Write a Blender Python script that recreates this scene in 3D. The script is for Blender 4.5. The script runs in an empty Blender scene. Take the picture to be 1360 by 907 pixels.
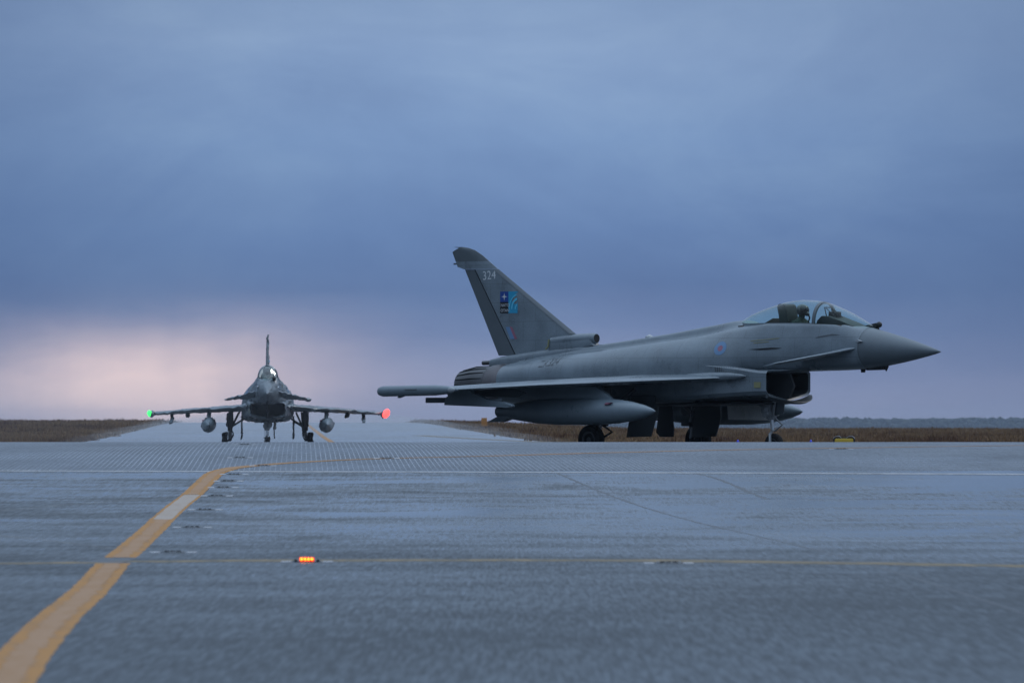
import bpy, bmesh, math, random
import numpy as np
from mathutils import Vector, Matrix, noise
from mathutils.bvhtree import BVHTree
random.seed(7)
R = math.radians
scene = bpy.context.scene
COL = scene.collection

# ------------------------------------------------------------------ camera
FPX = 11333.3                                    # focal length in pixels of a 1360 px wide frame
cam_d = bpy.data.cameras.new("camera"); cam = bpy.data.objects.new("camera", cam_d); COL.objects.link(cam)
cam_d.lens = 300.0; cam_d.sensor_width = 36.0
cam_d.clip_start = 1.0; cam_d.clip_end = 20000.0
cam.location = (0, 0, 1.2)
cam.rotation_euler = (R(90) + math.atan(113.5 / FPX), 0, 0)
cam_d.dof.use_dof = True; cam_d.dof.focus_distance = 207.0; cam_d.dof.aperture_fstop = 9.0
scene.camera = cam

# ------------------------------------------------------------------ sun, sky, exposure
SUN_AZ, SUN_EL = R(62), R(44)                    # azimuth from +Y (view direction) towards +X
scene.view_settings.view_transform = 'Standard'; scene.view_settings.look = 'None'
scene.view_settings.exposure = 0.0; scene.view_settings.gamma = 1.0
scene.view_settings.use_curve_mapping = False
sun_d = bpy.data.lights.new("sun", 'SUN'); sun = bpy.data.objects.new("sun", sun_d); COL.objects.link(sun)
sun_d.energy = 0.5; sun_d.angle = R(22); sun_d.color = (1.0, 0.95, 0.90)
sdir = Vector((math.sin(SUN_AZ) * math.cos(SUN_EL), math.cos(SUN_AZ) * math.cos(SUN_EL), math.sin(SUN_EL)))
sun.rotation_euler = sdir.to_track_quat('Z', 'Y').to_euler()

def lin(r, g, b):
    f = lambda c: (c / 255) / 12.92 if c / 255 <= .04045 else ((c / 255 + .055) / 1.055) ** 2.4
    return (f(r), f(g), f(b), 1.0)

class NT:
    """small helper for node trees"""
    def __init__(s, tree): s.t = tree; s.t.nodes.clear()
    def n(s, kind, **kw):
        o = s.t.nodes.new(kind)
        for k, v in kw.items():
            if hasattr(o, k) and k not in o.inputs: setattr(o, k, v)
        return o
    def l(s, a, b): s.t.links.new(a, b)
    def put(s, inp, v):
        if isinstance(v, bpy.types.NodeSocket): s.l(v, inp)
        else: inp.default_value = v
    def math(s, op, a, b=None, c=None, clamp=False):
        o = s.t.nodes.new('ShaderNodeMath'); o.operation = op; o.use_clamp = clamp
        s.put(o.inputs[0], a)
        if b is not None: s.put(o.inputs[1], b)
        if c is not None: s.put(o.inputs[2], c)
        return o.outputs[0]
    def ramp(s, fac, stops, interp='LINEAR'):
        o = s.t.nodes.new('ShaderNodeValToRGB'); o.color_ramp.interpolation = interp
        e = o.color_ramp.elements
        while len(e) < len(stops): e.new(0.5)
        for i, (p, c) in enumerate(stops):
            e[i].position = p; e[i].color = c if len(c) == 4 else (*c, 1)
        s.put(o.inputs[0], fac); return o.outputs[0]
    def mix(s, fac, a, b, blend='MIX'):
        o = s.t.nodes.new('ShaderNodeMix'); o.data_type = 'RGBA'; o.blend_type = blend
        s.put(o.inputs[0], fac); s.put(o.inputs[6], a); s.put(o.inputs[7], b); return o.outputs[2]
    def noise(s, vec, scale, detail=4, rough=.55, dist=0.):
        o = s.t.nodes.new('ShaderNodeTexNoise')
        if vec is not None: s.l(vec, o.inputs['Vector'])
        o.inputs['Scale'].default_value = scale; o.inputs['Detail'].default_value = detail
        o.inputs['Roughness'].default_value = rough; o.inputs['Distortion'].default_value = dist
        return o.outputs['Fac']
    def mapping(s, vec, scale=(1, 1, 1), loc=(0, 0, 0), rot=(0, 0, 0)):
        o = s.t.nodes.new('ShaderNodeMapping'); s.l(vec, o.inputs[0])
        o.inputs['Location'].default_value = loc; o.inputs['Rotation'].default_value = rot
        o.inputs['Scale'].default_value = scale; return o.outputs[0]

world = bpy.data.worlds.new("World"); scene.world = world; world.use_nodes = True
w = NT(world.node_tree)
tc = w.n('ShaderNodeTexCoord'); sep = w.n('ShaderNodeSeparateXYZ'); w.l(tc.outputs['Generated'], sep.inputs[0])
dx, dy, dz = sep.outputs
# low sky seen by the telephoto lens: the first three degrees above the horizon
el = w.math('ADD', dz, w.math('MULTIPLY', w.math('SUBTRACT', w.noise(w.mapping(tc.outputs['Generated'], (14, 14, 60)), 1.6, 5), .5), .008))
lowf = w.math('DIVIDE', el, .056, clamp=True)
low = w.ramp(lowf, [(0, lin(128, 140, 172)), (.09, lin(127, 142, 178)), (.19, lin(107, 129, 170)), (.28, lin(94, 121, 165)),
                    (.42, lin(104, 133, 178)), (.60, lin(123, 152, 194)), (.80, lin(135, 161, 199)), (1, lin(130, 155, 191))])
# soft, horizontally drawn cloud structure
cl1 = w.noise(w.mapping(tc.outputs['Generated'], (20, 20, 42), (3.1, 0, 1.7), (0, .35, 0)), 1.0, 6, .6, .8)
cl2 = w.noise(w.mapping(tc.outputs['Generated'], (60, 60, 130), (.4, 0, 5.7)), 1.0, 6, .6, .3)
cl = w.math('ADD', w.math('MULTIPLY', cl1, .7), w.math('MULTIPLY', cl2, .3))
tone = w.ramp(cl, [(.32, (.86, .875, .91)), (.5, (1, 1, 1)), (.66, (1.16, 1.13, 1.07))])
low = w.mix(1.0, low, tone, 'MULTIPLY')
side = w.math('MULTIPLY', w.math('POWER', w.math('ABSOLUTE', w.math('DIVIDE', dx, .062)), 2.0), w.math('GREATER_THAN', dy, 0.0))
low = w.mix(w.math('MULTIPLY', side, .45, clamp=True), low, lin(72, 98, 140))
# lit gap under the cloud deck, left of the view
az = w.math('DIVIDE', dx, w.math('MAXIMUM', dy, .05))
ga = w.math('DIVIDE', w.math('ADD', az, .0430), .0200)
gz = w.math('DIVIDE', w.math('SUBTRACT', el, .0042), .0062)
g = w.math('EXPONENT', w.math('MULTIPLY', w.math('ADD', w.math('MULTIPLY', ga, ga), w.math('MULTIPLY', gz, gz)), -1.0))
g = w.math('MULTIPLY', g, w.ramp(w.noise(w.mapping(tc.outputs['Generated'], (55, 55, 130), (1.3, 0, .2)), 1.0, 5, .6), [(.25, (.75,) * 3), (.7, (1.1,) * 3)]))
g = w.math('MULTIPLY', g, w.ramp(w.noise(w.mapping(tc.outputs['Generated'], (190, 0, 14), (2.2, 0, 0)), 1.0, 3, .5), [(.3, (.93,) * 3), (.65, (1.06,) * 3)]))
g = w.math('MULTIPLY', g, w.math('GREATER_THAN', dy, 0.0))
low = w.mix(w.math('MULTIPLY', g, 1.12, clamp=True), low, lin(240, 217, 216))
# broad pink band at the horizon
band = w.math('EXPONENT', w.math('MULTIPLY', w.math('ABSOLUTE', w.math('DIVIDE', el, .0065)), -1.0))
low = w.mix(w.math('MULTIPLY', band, .35, clamp=True), low, lin(160, 158, 184))
# upper dome: brighter overcast
up = w.ramp(w.math('DIVIDE', w.math('MAXIMUM', dz, 0.0), 1.0, clamp=True),
            [(.0, lin(130, 155, 191)), (.06, lin(134, 158, 194)), (.22, (.33, .45, .64)), (.5, (.60, .80, 1.08)), (1, (1.32, 1.68, 2.15))])
dome = w.mix(w.math('DIVIDE', w.math('SUBTRACT', dz, .045), .05, clamp=True), low, up)
# unseen low sky beside and behind the viewer, darkened to deepen the jets' shade
back = w.math('MULTIPLY', w.math('MULTIPLY', w.math('SUBTRACT', .985, dy), 7.0, clamp=True), w.math('SUBTRACT', 1.0, w.math('DIVIDE', dz, .62, clamp=True), clamp=True))
dome = w.mix(w.math('MULTIPLY', back, .93, clamp=True), dome, (.020, .033, .056, 1))
sky = w.n('ShaderNodeTexSky'); sky.sky_type = 'NISHITA'; sky.sun_disc = False
sky.sun_elevation = SUN_EL; sky.sun_rotation = SUN_AZ; sky.altitude = 0; sky.dust_density = 2.0
nish = w.mix(1.0, sky.outputs[0], (.055, .055, .06, 1), 'MULTIPLY')
dome = w.mix(w.math('MULTIPLY', w.math('DIVIDE', w.math('SUBTRACT', dz, .05), .2, clamp=True), .3), dome, nish)
bg = w.n('ShaderNodeBackground'); w.l(dome, bg.inputs[0]); bg.inputs[1].default_value = 1.0
out = w.n('ShaderNodeOutputWorld'); w.l(bg.outputs[0], out.inputs[0])

# ------------------------------------------------------------------ materials
def pmat(name, color, rough=.5, metal=0., spec=.5, emit=None, estr=0.):
    m = bpy.data.materials.new(name); m.use_nodes = True
    t = NT(m.node_tree)
    b = t.n('ShaderNodeBsdfPrincipled'); o = t.n('ShaderNodeOutputMaterial'); t.l(b.outputs[0], o.inputs[0])
    b.inputs['Base Color'].default_value = (*color[:3], 1); b.inputs['Roughness'].default_value = rough
    b.inputs['Metallic'].default_value = metal; b.inputs['Specular IOR Level'].default_value = spec
    if emit: b.inputs['Emission Color'].default_value = (*emit, 1); b.inputs['Emission Strength'].default_value = estr
    m['_'] = 0
    return m, t, b

def paint(name, color, rough=.5, var=.25, panels=True, spec=.6, metal=0.):
    """matt aircraft paint with faint panel joints, rain streaks and grime"""
    m, t, b = pmat(name, color, rough, metal, spec)
    c = t.n('ShaderNodeTexCoord').outputs['Object']
    n1 = t.noise(c, 1.3, 5); n2 = t.noise(t.mapping(c, (7, 7, 1.2)), 1.0, 4); n3 = t.noise(c, 38, 3)
    f = t.math('ADD', t.math('MULTIPLY', n1, .55), t.math('ADD', t.math('MULTIPLY', n2, .12), t.math('MULTIPLY', n3, .33)))
    lo = tuple(x * (1 - var) for x in color[:3]); hi = tuple(x * (1 + var) for x in color[:3])
    col = t.ramp(f, [(.36, lo), (.64, hi)])
    if panels:
        s = t.n('ShaderNodeSeparateXYZ'); t.l(c, s.inputs[0])
        cb = t.n('ShaderNodeCombineXYZ'); t.l(s.outputs[0], cb.inputs[0]); t.l(s.outputs[2], cb.inputs[1])
        br = t.n('ShaderNodeTexBrick'); t.l(cb.outputs[0], br.inputs['Vector'])
        br.inputs['Scale'].default_value = 1.0; br.inputs['Mortar Size'].default_value = .007
        br.inputs['Brick Width'].default_value = 1.13; br.inputs['Row Height'].default_value = .47
        br.offset = .37; br.inputs['Mortar Smooth'].default_value = .2
        br.inputs['Color1'].default_value = (1, 1, 1, 1); br.inputs['Color2'].default_value = (.93, .94, .95, 1)
        br.inputs['Mortar'].default_value = (.40, .41, .42, 1)
        col = t.mix(.5, col, t.mix(1.0, col, br.outputs['Color'], 'MULTIPLY'))
    t.l(col, b.inputs['Base Color'])
    t.l(t.ramp(n1, [(.3, (rough - .08,) * 3), (.7, (rough + .1,) * 3)]), b.inputs['Roughness'])
    return m

M = {}
M['paint'] = paint('grey_paint', (.165, .200, .228), .31)
M['radome'] = paint('radome_paint', (.125, .152, .172), .40, .12, False)
M['tip'] = paint('fin_tip_paint', (.085, .105, .118), .5, .12, False)
M['edge'] = paint('edge_paint', (.095, .115, .13), .45, .12, False)
M['tank'] = paint('tank_paint', (.155, .195, .225), .34, .18, False)
M['inside'] = paint('duct_paint', (.06, .065, .07), .5, .2, False)
M['dark'] = pmat('dark_cavity', (.012, .013, .015), .7)[0]
M['seal'] = pmat('dark_seal', (.02, .022, .026), .6)[0]
M['rubber'] = paint('tyre_rubber', (.018, .018, .019), .75, .3, False, .3)
M['gear'] = paint('gear_metal', (.36, .37, .38), .35, .3, False, .5, .4)
M['chrome'] = pmat('oleo_chrome', (.7, .72, .74), .15, 1.0)[0]
M['gearwhite'] = paint('gear_bay_paint', (.62, .61, .58), .5, .3, False)
M['shaded'] = paint('shaded_grey_paint', (.05, .06, .068), .5, .15, False)  # grey darkened in its colour to stand in for shade on the gear doors
M['geardark'] = paint('gear_dark_metal', (.05, .053, .058), .45, .3, False)
M['nozzle'] = paint('nozzle_metal', (.13, .12, .125), .42, .35, False, .5, .5)
M['nozdark'] = paint('nozzle_dark_metal', (.10, .10, .105), .4, .3, False, .5, .5)
M['seat'] = pmat('seat_fabric', (.025, .03, .028), .85)[0]
M['deck'] = paint('cockpit_deck', (.06, .04, .032), .7, .3, False)
M['panel'] = pmat('cockpit_panel', (.015, .016, .018), .5)[0]
M['suit'] = pmat('flight_suit', (.035, .05, .04), .9)[0]
M['helmet'] = pmat('helmet_shell', (.055, .058, .06), .3)[0]
M['visor'] = pmat('helmet_visor', (.006, .006, .008), .08)[0]
M['navy'] = pmat('badge_navy', (.012, .055, .27), .4)[0]
M['teal'] = pmat('badge_teal', (.02, .30, .50), .4)[0]
M['pale'] = pmat('badge_pale', (.10, .50, .70), .4)[0]
M['black'] = pmat('badge_black', (.006, .007, .01), .5)[0]
M['white'] = pmat('marking_white', (.62, .64, .66), .5)[0]
M['dkgrey'] = pmat('marking_grey', (.075, .085, .095), .5)[0]
M['mblue'] = pmat('marking_blue', (.13, .24, .40), .5)[0]
M['mred'] = pmat('marking_red', (.30, .12, .17), .5)[0]
M['mgold'] = pmat('marking_gold', (.25, .24, .12), .5)[0]
M['lampglass'] = pmat('lamp_glass', (.35, .38, .40), .1)[0]
M['green'] = pmat('green_lamp', (.05, .6, .1), .3, emit=(.04, 1.0, .15), estr=1.8)[0]
M['red'] = pmat('red_lamp', (.6, .05, .05), .3, emit=(1.0, .075, .07), estr=2.6)[0]
M['glare'] = pmat('canopy_glare_glow', (.8, .8, .8), .3, emit=(1, .97, .9), estr=6)[0]  # white glow for the added canopy glare
M['amber'] = pmat('stop_lamp', (.8, .2, .02), .3, emit=(1, .30, .02), estr=3.5)[0]
M['amberhalo'] = pmat('stop_lamp_lens', (.6, .03, .02), .2, emit=(1, .03, .02), estr=1.0)[0]
M['blue'] = pmat('blue_lamp', (.02, .03, .25), .2, emit=(.05, .08, 1.0), estr=.25)[0]
M['yellow'] = paint('yellow_paint', (.55, .36, .02), .45, .15, False)
M['blackpaint'] = pmat('black_paint', (.012, .012, .013), .5)[0]
M['darksteel'] = paint('dark_fixture_steel', (.09, .10, .115), .5, .3, False)
M['sealant'] = paint('pale_sealant', (.34, .35, .37), .6, .3, False)
M['steel'] = paint('fixture_steel', (.40, .42, .44), .4, .25, False, .5, .5)

def glass_mat(name, tint):
    m = bpy.data.materials.new(name); m.use_nodes = True; t = NT(m.node_tree)
    tr = t.n('ShaderNodeBsdfTransparent'); tr.inputs[0].default_value = (*tint, 1)
    gl = t.n('ShaderNodeBsdfGlossy'); gl.inputs['Roughness'].default_value = .34
    lw = t.n('ShaderNodeLayerWeight'); lw.inputs['Blend'].default_value = .5
    fr = t.math('ADD', .018, t.math('MULTIPLY', .97, t.math('POWER', lw.outputs['Facing'], 4.2)))
    mx = t.n('ShaderNodeMixShader'); t.l(fr, mx.inputs[0])
    t.l(tr.outputs[0], mx.inputs[1]); t.l(gl.outputs[0], mx.inputs[2])
    o = t.n('ShaderNodeOutputMaterial'); t.l(mx.outputs[0], o.inputs[0]); return m
M['glass'] = glass_mat('canopy_glass', (.86, .98, .94))

# ------------------------------------------------------------------ mesh helpers
def link(name, bm, mat, parent=None, smooth=True, angle=R(40)):
    me = bpy.data.meshes.new(name)
    bmesh.ops.recalc_face_normals(bm, faces=bm.faces)
    bm.to_mesh(me); bm.free()
    mats = mat if isinstance(mat, (list, tuple)) else [mat]
    for k in mats: me.materials.append(M[k] if isinstance(k, str) else k)
    if smooth:
        me.polygons.foreach_set('use_smooth', [True] * len(me.polygons))
        me.set_sharp_from_angle(angle=angle)
    o = bpy.data.objects.new(name, me); COL.objects.link(o)
    if parent is not None: o.parent = parent
    return o

def tag(o, label=None, cat=None, group=None, kind=None):
    if label: o['label'] = label
    if cat: o['category'] = cat
    if group: o['group'] = group
    if kind: o['kind'] = kind
    return o

def empty(name, loc=(0, 0, 0), rz=0.):
    o = bpy.data.objects.new(name, None); COL.objects.link(o)
    o.location = loc; o.rotation_euler = (0, 0, rz); o.empty_display_size = .3; return o

def skin_rings(bm, rings, cap=True, close=True, mat=0):
    """rings: list of equal-length lists of points"""
    vs = [[bm.verts.new(p) for p in r] for r in rings]
    n = len(rings[0])
    for a, b in zip(vs, vs[1:]):
        for i in range(n if close else n - 1):
            j = (i + 1) % n
            try: f = bm.faces.new((a[i], a[j], b[j], b[i])); f.material_index = mat
            except ValueError: pass
    if cap and close:
        for r in (vs[0], vs[-1]):
            try: f = bm.faces.new(r); f.material_index = mat
            except ValueError: pass
    return vs

def tube(bm, pts, rad, n=10, mat=0, cap=True):
    pts = [Vector(p) for p in pts]
    rads = rad if isinstance(rad, (list, tuple)) else [rad] * len(pts)
    rings = []; ref = None
    for i, p in enumerate(pts):
        d = (pts[min(i + 1, len(pts) - 1)] - pts[max(i - 1, 0)]).normalized()
        if ref is None:
            ref = d.orthogonal().normalized()
        u = (ref - d * ref.dot(d)).normalized(); ref = u; v = d.cross(u)
        rings.append([p + (u * math.cos(2 * math.pi * k / n) + v * math.sin(2 * math.pi * k / n)) * rads[i] for k in range(n)])
    skin_rings(bm, rings, cap, True, mat)

def lathe(bm, prof, axis_o, axis_d, n=28, mat=0, cap=True):
    """prof: list of (distance along axis, radius)"""
    d = Vector(axis_d).normalized(); u = d.orthogonal().normalized(); v = d.cross(u); o = Vector(axis_o)
    rings = [[o + d * a + (u * math.cos(2 * math.pi * k / n) + v * math.sin(2 * math.pi * k / n)) * max(r, .0005) for k in range(n)] for a, r in prof]
    skin_rings(bm, rings, cap, True, mat)

def box(bm, lo, hi, mat=0, bevel=0., rot=None, mtx=None):
    c = [(lo[i] + hi[i]) / 2 for i in range(3)]; s = [hi[i] - lo[i] for i in range(3)]
    r = bmesh.ops.create_cube(bm, size=1.0)
    vs = r['verts']
    for v in vs: v.co = Vector((v.co.x * s[0], v.co.y * s[1], v.co.z * s[2]))
    fs = set(f for v in vs for f in v.link_faces)
    if bevel:
        es = list(set(e for v in vs for e in v.link_edges))
        rr = bmesh.ops.bevel(bm, geom=es, offset=bevel, segments=2, affect='EDGES', profile=.6)
        vs = list(set(rr['verts']) | set(v for v in vs if v.is_valid))
        fs = set(f for v in vs for f in v.link_faces)
    for v in vs:
        if rot is not None: v.co = rot @ v.co
        v.co += Vector(c)
        if mtx is not None: v.co = mtx @ v.co
    for f in fs: f.material_index = mat
    return vs

def prism(bm, poly, y0, y1, mat=0, bevel=0.):
    """polygon given in (x, z), extruded from y0 to y1"""
    a = [bm.verts.new((x, y0, z)) for x, z in poly]; b = [bm.verts.new((x, y1, z)) for x, z in poly]
    fs = [bm.faces.new(a), bm.faces.new(b[::-1])]
    n = len(poly)
    for i in range(n): fs.append(bm.faces.new((a[i], b[i], b[(i + 1) % n], a[(i + 1) % n])))
    for f in fs: f.material_index = mat
    if bevel:
        es = list(set(e for f in fs for e in f.edges))
        bmesh.ops.bevel(bm, geom=es, offset=bevel, segments=2, affect='EDGES', profile=.6)

def crom(P, u):
    """Catmull-Rom through the rows of P at parameters u (0 .. len-1), non-uniform safe enough for close rows"""
    P = np.asarray(P, float); n = len(P)
    i = np.clip(np.floor(u).astype(int), 0, n - 2); t = (u - i)
    sh = (-1,) + (1,) * (P.ndim - 1); t = t.reshape(sh)
    p0 = P[np.clip(i - 1, 0, n - 1)]; p1 = P[i]; p2 = P[i + 1]; p3 = P[np.clip(i + 2, 0, n - 1)]
    return .5 * ((2 * p1) + (-p0 + p2) * t + (2 * p0 - 5 * p1 + 4 * p2 - p3) * t * t + (-p0 + 3 * p1 - 3 * p2 + p3) * t ** 3)

def herm(xs, Y, xq):
    """monotone-ish cubic through (xs, Y rows): finite-difference tangents scaled by the spacing"""
    xs = np.asarray(xs, float); Y = np.asarray(Y, float); n = len(xs)
    sl = np.diff(Y, axis=0) / np.diff(xs).reshape((-1,) + (1,) * (Y.ndim - 1))
    m = np.zeros_like(Y); m[0] = sl[0]; m[-1] = sl[-1]
    h = np.diff(xs)
    for i in range(1, n - 1):
        a, b = sl[i - 1], sl[i]
        w1, w2 = 2 * h[i] + h[i - 1], h[i] + 2 * h[i - 1]
        with np.errstate(divide='ignore', invalid='ignore'):
            mm = (w1 + w2) / (w1 / a + w2 / b)
        m[i] = np.where(a * b > 0, mm, 0.0)
    i = np.clip(np.searchsorted(xs, xq, side='right') - 1, 0, n - 2)
    sh = (-1,) + (1,) * (Y.ndim - 1)
    hh = h[i].reshape(sh); u = ((xq - xs[i]) / h[i]).reshape(sh)
    return (2 * u ** 3 - 3 * u ** 2 + 1) * Y[i] + (u ** 3 - 2 * u ** 2 + u) * hh * m[i] + (-2 * u ** 3 + 3 * u ** 2) * Y[i + 1] + (u ** 3 - u ** 2) * hh * m[i + 1]

# ------------------------------------------------------------------ terrain profile
KX = np.array([-60, 40, 75, 95, 115, 135, 155, 170, 182, 198, 206, 218, 240, 300, 384, 450, 525, 700, 924, 1050, 1400, 5000, 14000.])
KZ = np.array([0, 0, 0, .06, .24, .52, .8, .9, .78, .53, .52, .52, .47, .33, .24, .26, .40, .95, 1.65, 1.75, 1.0, .5, 0.])
YT = np.unique(np.concatenate([np.arange(-60, 320, .5), np.arange(320, 1200, 10.0), np.arange(1200, 14001, 200.0)]))
ZT = herm(KX, KZ, YT)
def zp(y): return float(np.interp(y, YT, ZT))
def runway_x(y): return -12.3 - .028 * (y - 525)
def zterr(x, y):
    """pavement level near the camera; beyond it the moor on the right lies lower than the runway's rise"""
    z = zp(y)
    if y > 480:
        k = min(max((x - runway_x(y) - 15) / 25.0, 0), 1) * min((y - 480) / 100.0, 1); k = k * k * (3 - 2 * k)
        zr = .22 + (y - 480) * .0011 if y < 1200 else 1.0 - (y - 1200) * .00012
        z = z * (1 - k) + min(zr, z + .2) * k
    return z

def sheet(name, ys, xs, zf, mat, dz=0., kind='structure', holes=None):
    bm = bmesh.new()
    g = [[bm.verts.new((x, y, zf(x, y) + dz)) for x in (xs(y) if callable(xs) else xs)] for y in ys]
    for r in range(len(g) - 1):
        for c in range(len(g[0]) - 1):
            bm.faces.new((g[r][c], g[r][c + 1], g[r + 1][c + 1], g[r + 1][c]))
    o = link(name, bm, mat, None, True, R(180)); tag(o, kind=kind); return o

def strip_mesh(bm, pts, width, dz, step=.5, mat=0, jitter=0.):
    """flat ribbon along (x, y) points, laid on the pavement; width a number or a list"""
    P = np.array(pts, float); wd = np.array(width if isinstance(width, (list, tuple)) else [width] * len(pts), float)
    seg = np.r_[0, np.cumsum(np.hypot(*np.diff(P, axis=0).T))]
    q = np.arange(0, seg[-1], step); q = np.r_[q, seg[-1]]
    X = herm(seg, P, q) if len(P) > 2 else np.c_[np.interp(q, seg, P[:, 0]), np.interp(q, seg, P[:, 1])]
    W = np.interp(q, seg, wd)
    T = np.gradient(X, axis=0); T /= np.maximum(np.linalg.norm(T, axis=1, keepdims=True), 1e-9)
    N = np.c_[-T[:, 1], T[:, 0]]
    prev = None
    for (x, y), (nx, ny), w_ in zip(X, N, W):
        jl = 1 + random.uniform(-jitter, jitter); jr = 1 + random.uniform(-jitter, jitter)
        row = []
        for k, jj in ((-.5, jl), (-.17, 1), (.17, 1), (.5, jr)):
            px, py = x + nx * w_ * k * jj, y + ny * w_ * k * jj
            row.append(bm.verts.new((px, py, zp(py) + dz)))
        if prev:
            for c in range(3):
                f = bm.faces.new((prev[c], prev[c + 1], row[c + 1], row[c])); f.material_index = mat
        prev = row

# ------------------------------------------------------------------ pavement materials
def pavement(name, base, gloss=(.30, .58), lines=None, stretch=(.35, .05), stain=.35, grain=.25, damp=None):
    m, t, b = pmat(name, base, .5, 0, .5)
    c = t.n('ShaderNodeTexCoord').outputs['Object']
    big = t.noise(t.mapping(c, (stretch[0], stretch[1], 1)), 1.0, 7, .62, .5)
    wide = t.noise(t.mapping(c, (.10, .035, 1), (7, 3, 0)), 1.0, 4, .5)
    fine = t.noise(t.mapping(c, (38, .8, 1)), 1.0, 3, .7); fine2 = t.noise(t.mapping(c, (16, .45, 1), (3, 1, 0)), 1.0, 3, .7)
    dark = tuple(x * (1 - stain) for x in base); lite = tuple(x * (1 + stain) for x in base)
    col = t.ramp(t.math('ADD', t.math('MULTIPLY', big, .6), t.math('MULTIPLY', wide, .4)), [(.36, dark), (.52, base), (.66, lite)])
    gg = t.math('ADD', t.math('MULTIPLY', fine, .6), t.math('MULTIPLY', fine2, .4))
    gr = t.ramp(gg, [(.3, (1 - grain,) * 3), (.7, (1 + grain,) * 3)])
    col = t.mix(1.0, col, gr, 'MULTIPLY')
    if damp:                                     # drier, rougher surface on the near side, damp streaks towards the strip
        s0 = t.n('ShaderNodeSeparateXYZ'); t.l(c, s0.inputs[0])
        dm = t.math('DIVIDE', t.math('SUBTRACT', s0.outputs[1], damp[0]), damp[1] - damp[0], clamp=True)
        rg = t.math('ADD', t.math('MULTIPLY', t.math('SUBTRACT', wide, .5), .5), .5)
        rg = t.math('ADD', rg, t.math('MULTIPLY', t.math('SUBTRACT', big, .5), t.math('ADD', .1, t.math('MULTIPLY', dm, 1.25))))
        rg = t.math('ADD', rg, t.math('MULTIPLY', t.math('SUBTRACT', dm, .5), damp[2]))
        rg = t.math('ADD', rg, t.math('MULTIPLY', t.math('MULTIPLY', s0.outputs[0], .012), dm))
    else:
        rg = t.math('ADD', t.math('MULTIPLY', big, .6), t.math('MULTIPLY', wide, .4))
    if damp:                                     # paler colour mixed in by patches, more at the far end and sides
        pn = t.math('ADD', t.math('MULTIPLY', t.noise(t.mapping(c, (.20, .13, 1), (5, 2, 0)), 1.0, 7, .66, .6), .75), t.math('MULTIPLY', t.noise(t.mapping(c, (1.6, .9, 1)), 1.0, 4, .7), .25))
        pf = t.math('MULTIPLY', t.ramp(pn, [(.50, (0, 0, 0)), (.66, (1, 1, 1))]), t.math('MULTIPLY', dm, t.math('ADD', .55, t.math('MULTIPLY', t.math('ABSOLUTE', t.math('ADD', s0.outputs[0], .5)), .09)), clamp=True))
        col = t.mix(t.math('MULTIPLY', pf, .75, clamp=True), col, (.155, .175, .20, 1))
    rg = t.math('ADD', rg, t.math('MULTIPLY', t.math('SUBTRACT', gg, .5), .9))
    rr = t.ramp(rg, [(.30, (gloss[1],) * 3), (.70, (gloss[0],) * 3)])
    if lines:
        s = t.n('ShaderNodeSeparateXYZ'); t.l(t.mapping(c, rot=(0, 0, -.0247)), s.inputs[0])
        def ln(ax, pitch, wd):
            v = t.math('FRACT', t.math('DIVIDE', s.outputs[ax], pitch))
            return t.math('LESS_THAN', v, wd / pitch)
        a = ln(0, lines[0], lines[1]); c2 = ln(1, lines[2], lines[3])
        fade = t.ramp(t.noise(t.mapping(c, (.35, .12, 1)), 1.0, 5), [(.3, (.12,) * 3), (.65, (1,) * 3)])
        f = t.math('MULTIPLY', t.math('MAXIMUM', a, t.math('MULTIPLY', c2, .6)), fade)
        col = t.mix(t.math('MULTIPLY', f, .9), col, (.42, .46, .52, 1))
    t.l(col, b.inputs['Base Color']); t.l(rr, b.inputs['Roughness'])
    bump = t.n('ShaderNodeBump'); bump.inputs['Strength'].default_value = .8; bump.inputs['Distance'].default_value = .006
    if damp:
        bump.inputs['Distance'].default_value = .015
        t.l(t.ramp(dm, [(0, (.50, .55, .60)), (.45, (.74, .79, .84)), (1, (1, 1, 1))]), b.inputs['Specular Tint'])   # reflection tinted darker towards the near end
        t.l(t.math('SUBTRACT', 1.0, t.math('MULTIPLY', dm, .72)), bump.inputs['Strength'])
    t.l(gg, bump.inputs['Height']); t.l(bump.outputs[0], b.inputs['Normal'])
    return m

M['asphalt'] = pavement('asphalt', (.020, .028, .034), (.13, .55), None, (.36, .30), .35, .8, (45, 125, .28))
M['grooved'] = pavement('grooved_concrete', (.022, .030, .042), (.24, .44), (.083, .011, 1.7, .14), (.3, .1), .25, .2)
M['runway'] = pavement('runway_asphalt', (.12, .13, .145), (.10, .28), None, (.2, .02), .3, .15)

def worn_paint(name, col, under, wear=(.35, .6), edge=None):
    m, t, b = pmat(name, col, .6, 0, .25)
    c = t.n('ShaderNodeTexCoord').outputs['Object']
    n = t.math('ADD', t.math('MULTIPLY', t.noise(t.mapping(c, (5, .6, 1)), 1.0, 6, .65), .6), t.math('MULTIPLY', t.noise(c, 30, 4, .7), .4))
    t.l(t.ramp(n, [(wear[0], under), (wear[1], col)]), b.inputs['Base Color'])
    return m
M['linemark'] = worn_paint('yellow_line_paint', (.38, .175, .032), (.24, .13, .05), (.33, .5))
M['linecore'] = worn_paint('yellow_line_worn_core', (.35, .20, .10), (.31, .16, .055), (.35, .55))
M['linepale'] = worn_paint('pale_patch_paint', (.37, .305, .25), (.30, .20, .12), (.3, .5))
M['faintline'] = worn_paint('faint_yellow_paint', (.24, .175, .09), (.07, .07, .06), (.36, .60))
M['whiteline'] = worn_paint('white_line_paint', (.36, .37, .39), (.16, .17, .18), (.32, .58))
M['thinwhite'] = worn_paint('thin_white_paint', (.30, .31, .32), (.09, .09, .095), (.4, .6))
M['tar'] = pmat('tar_joint', (.045, .047, .052), .42)[0]

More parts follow.
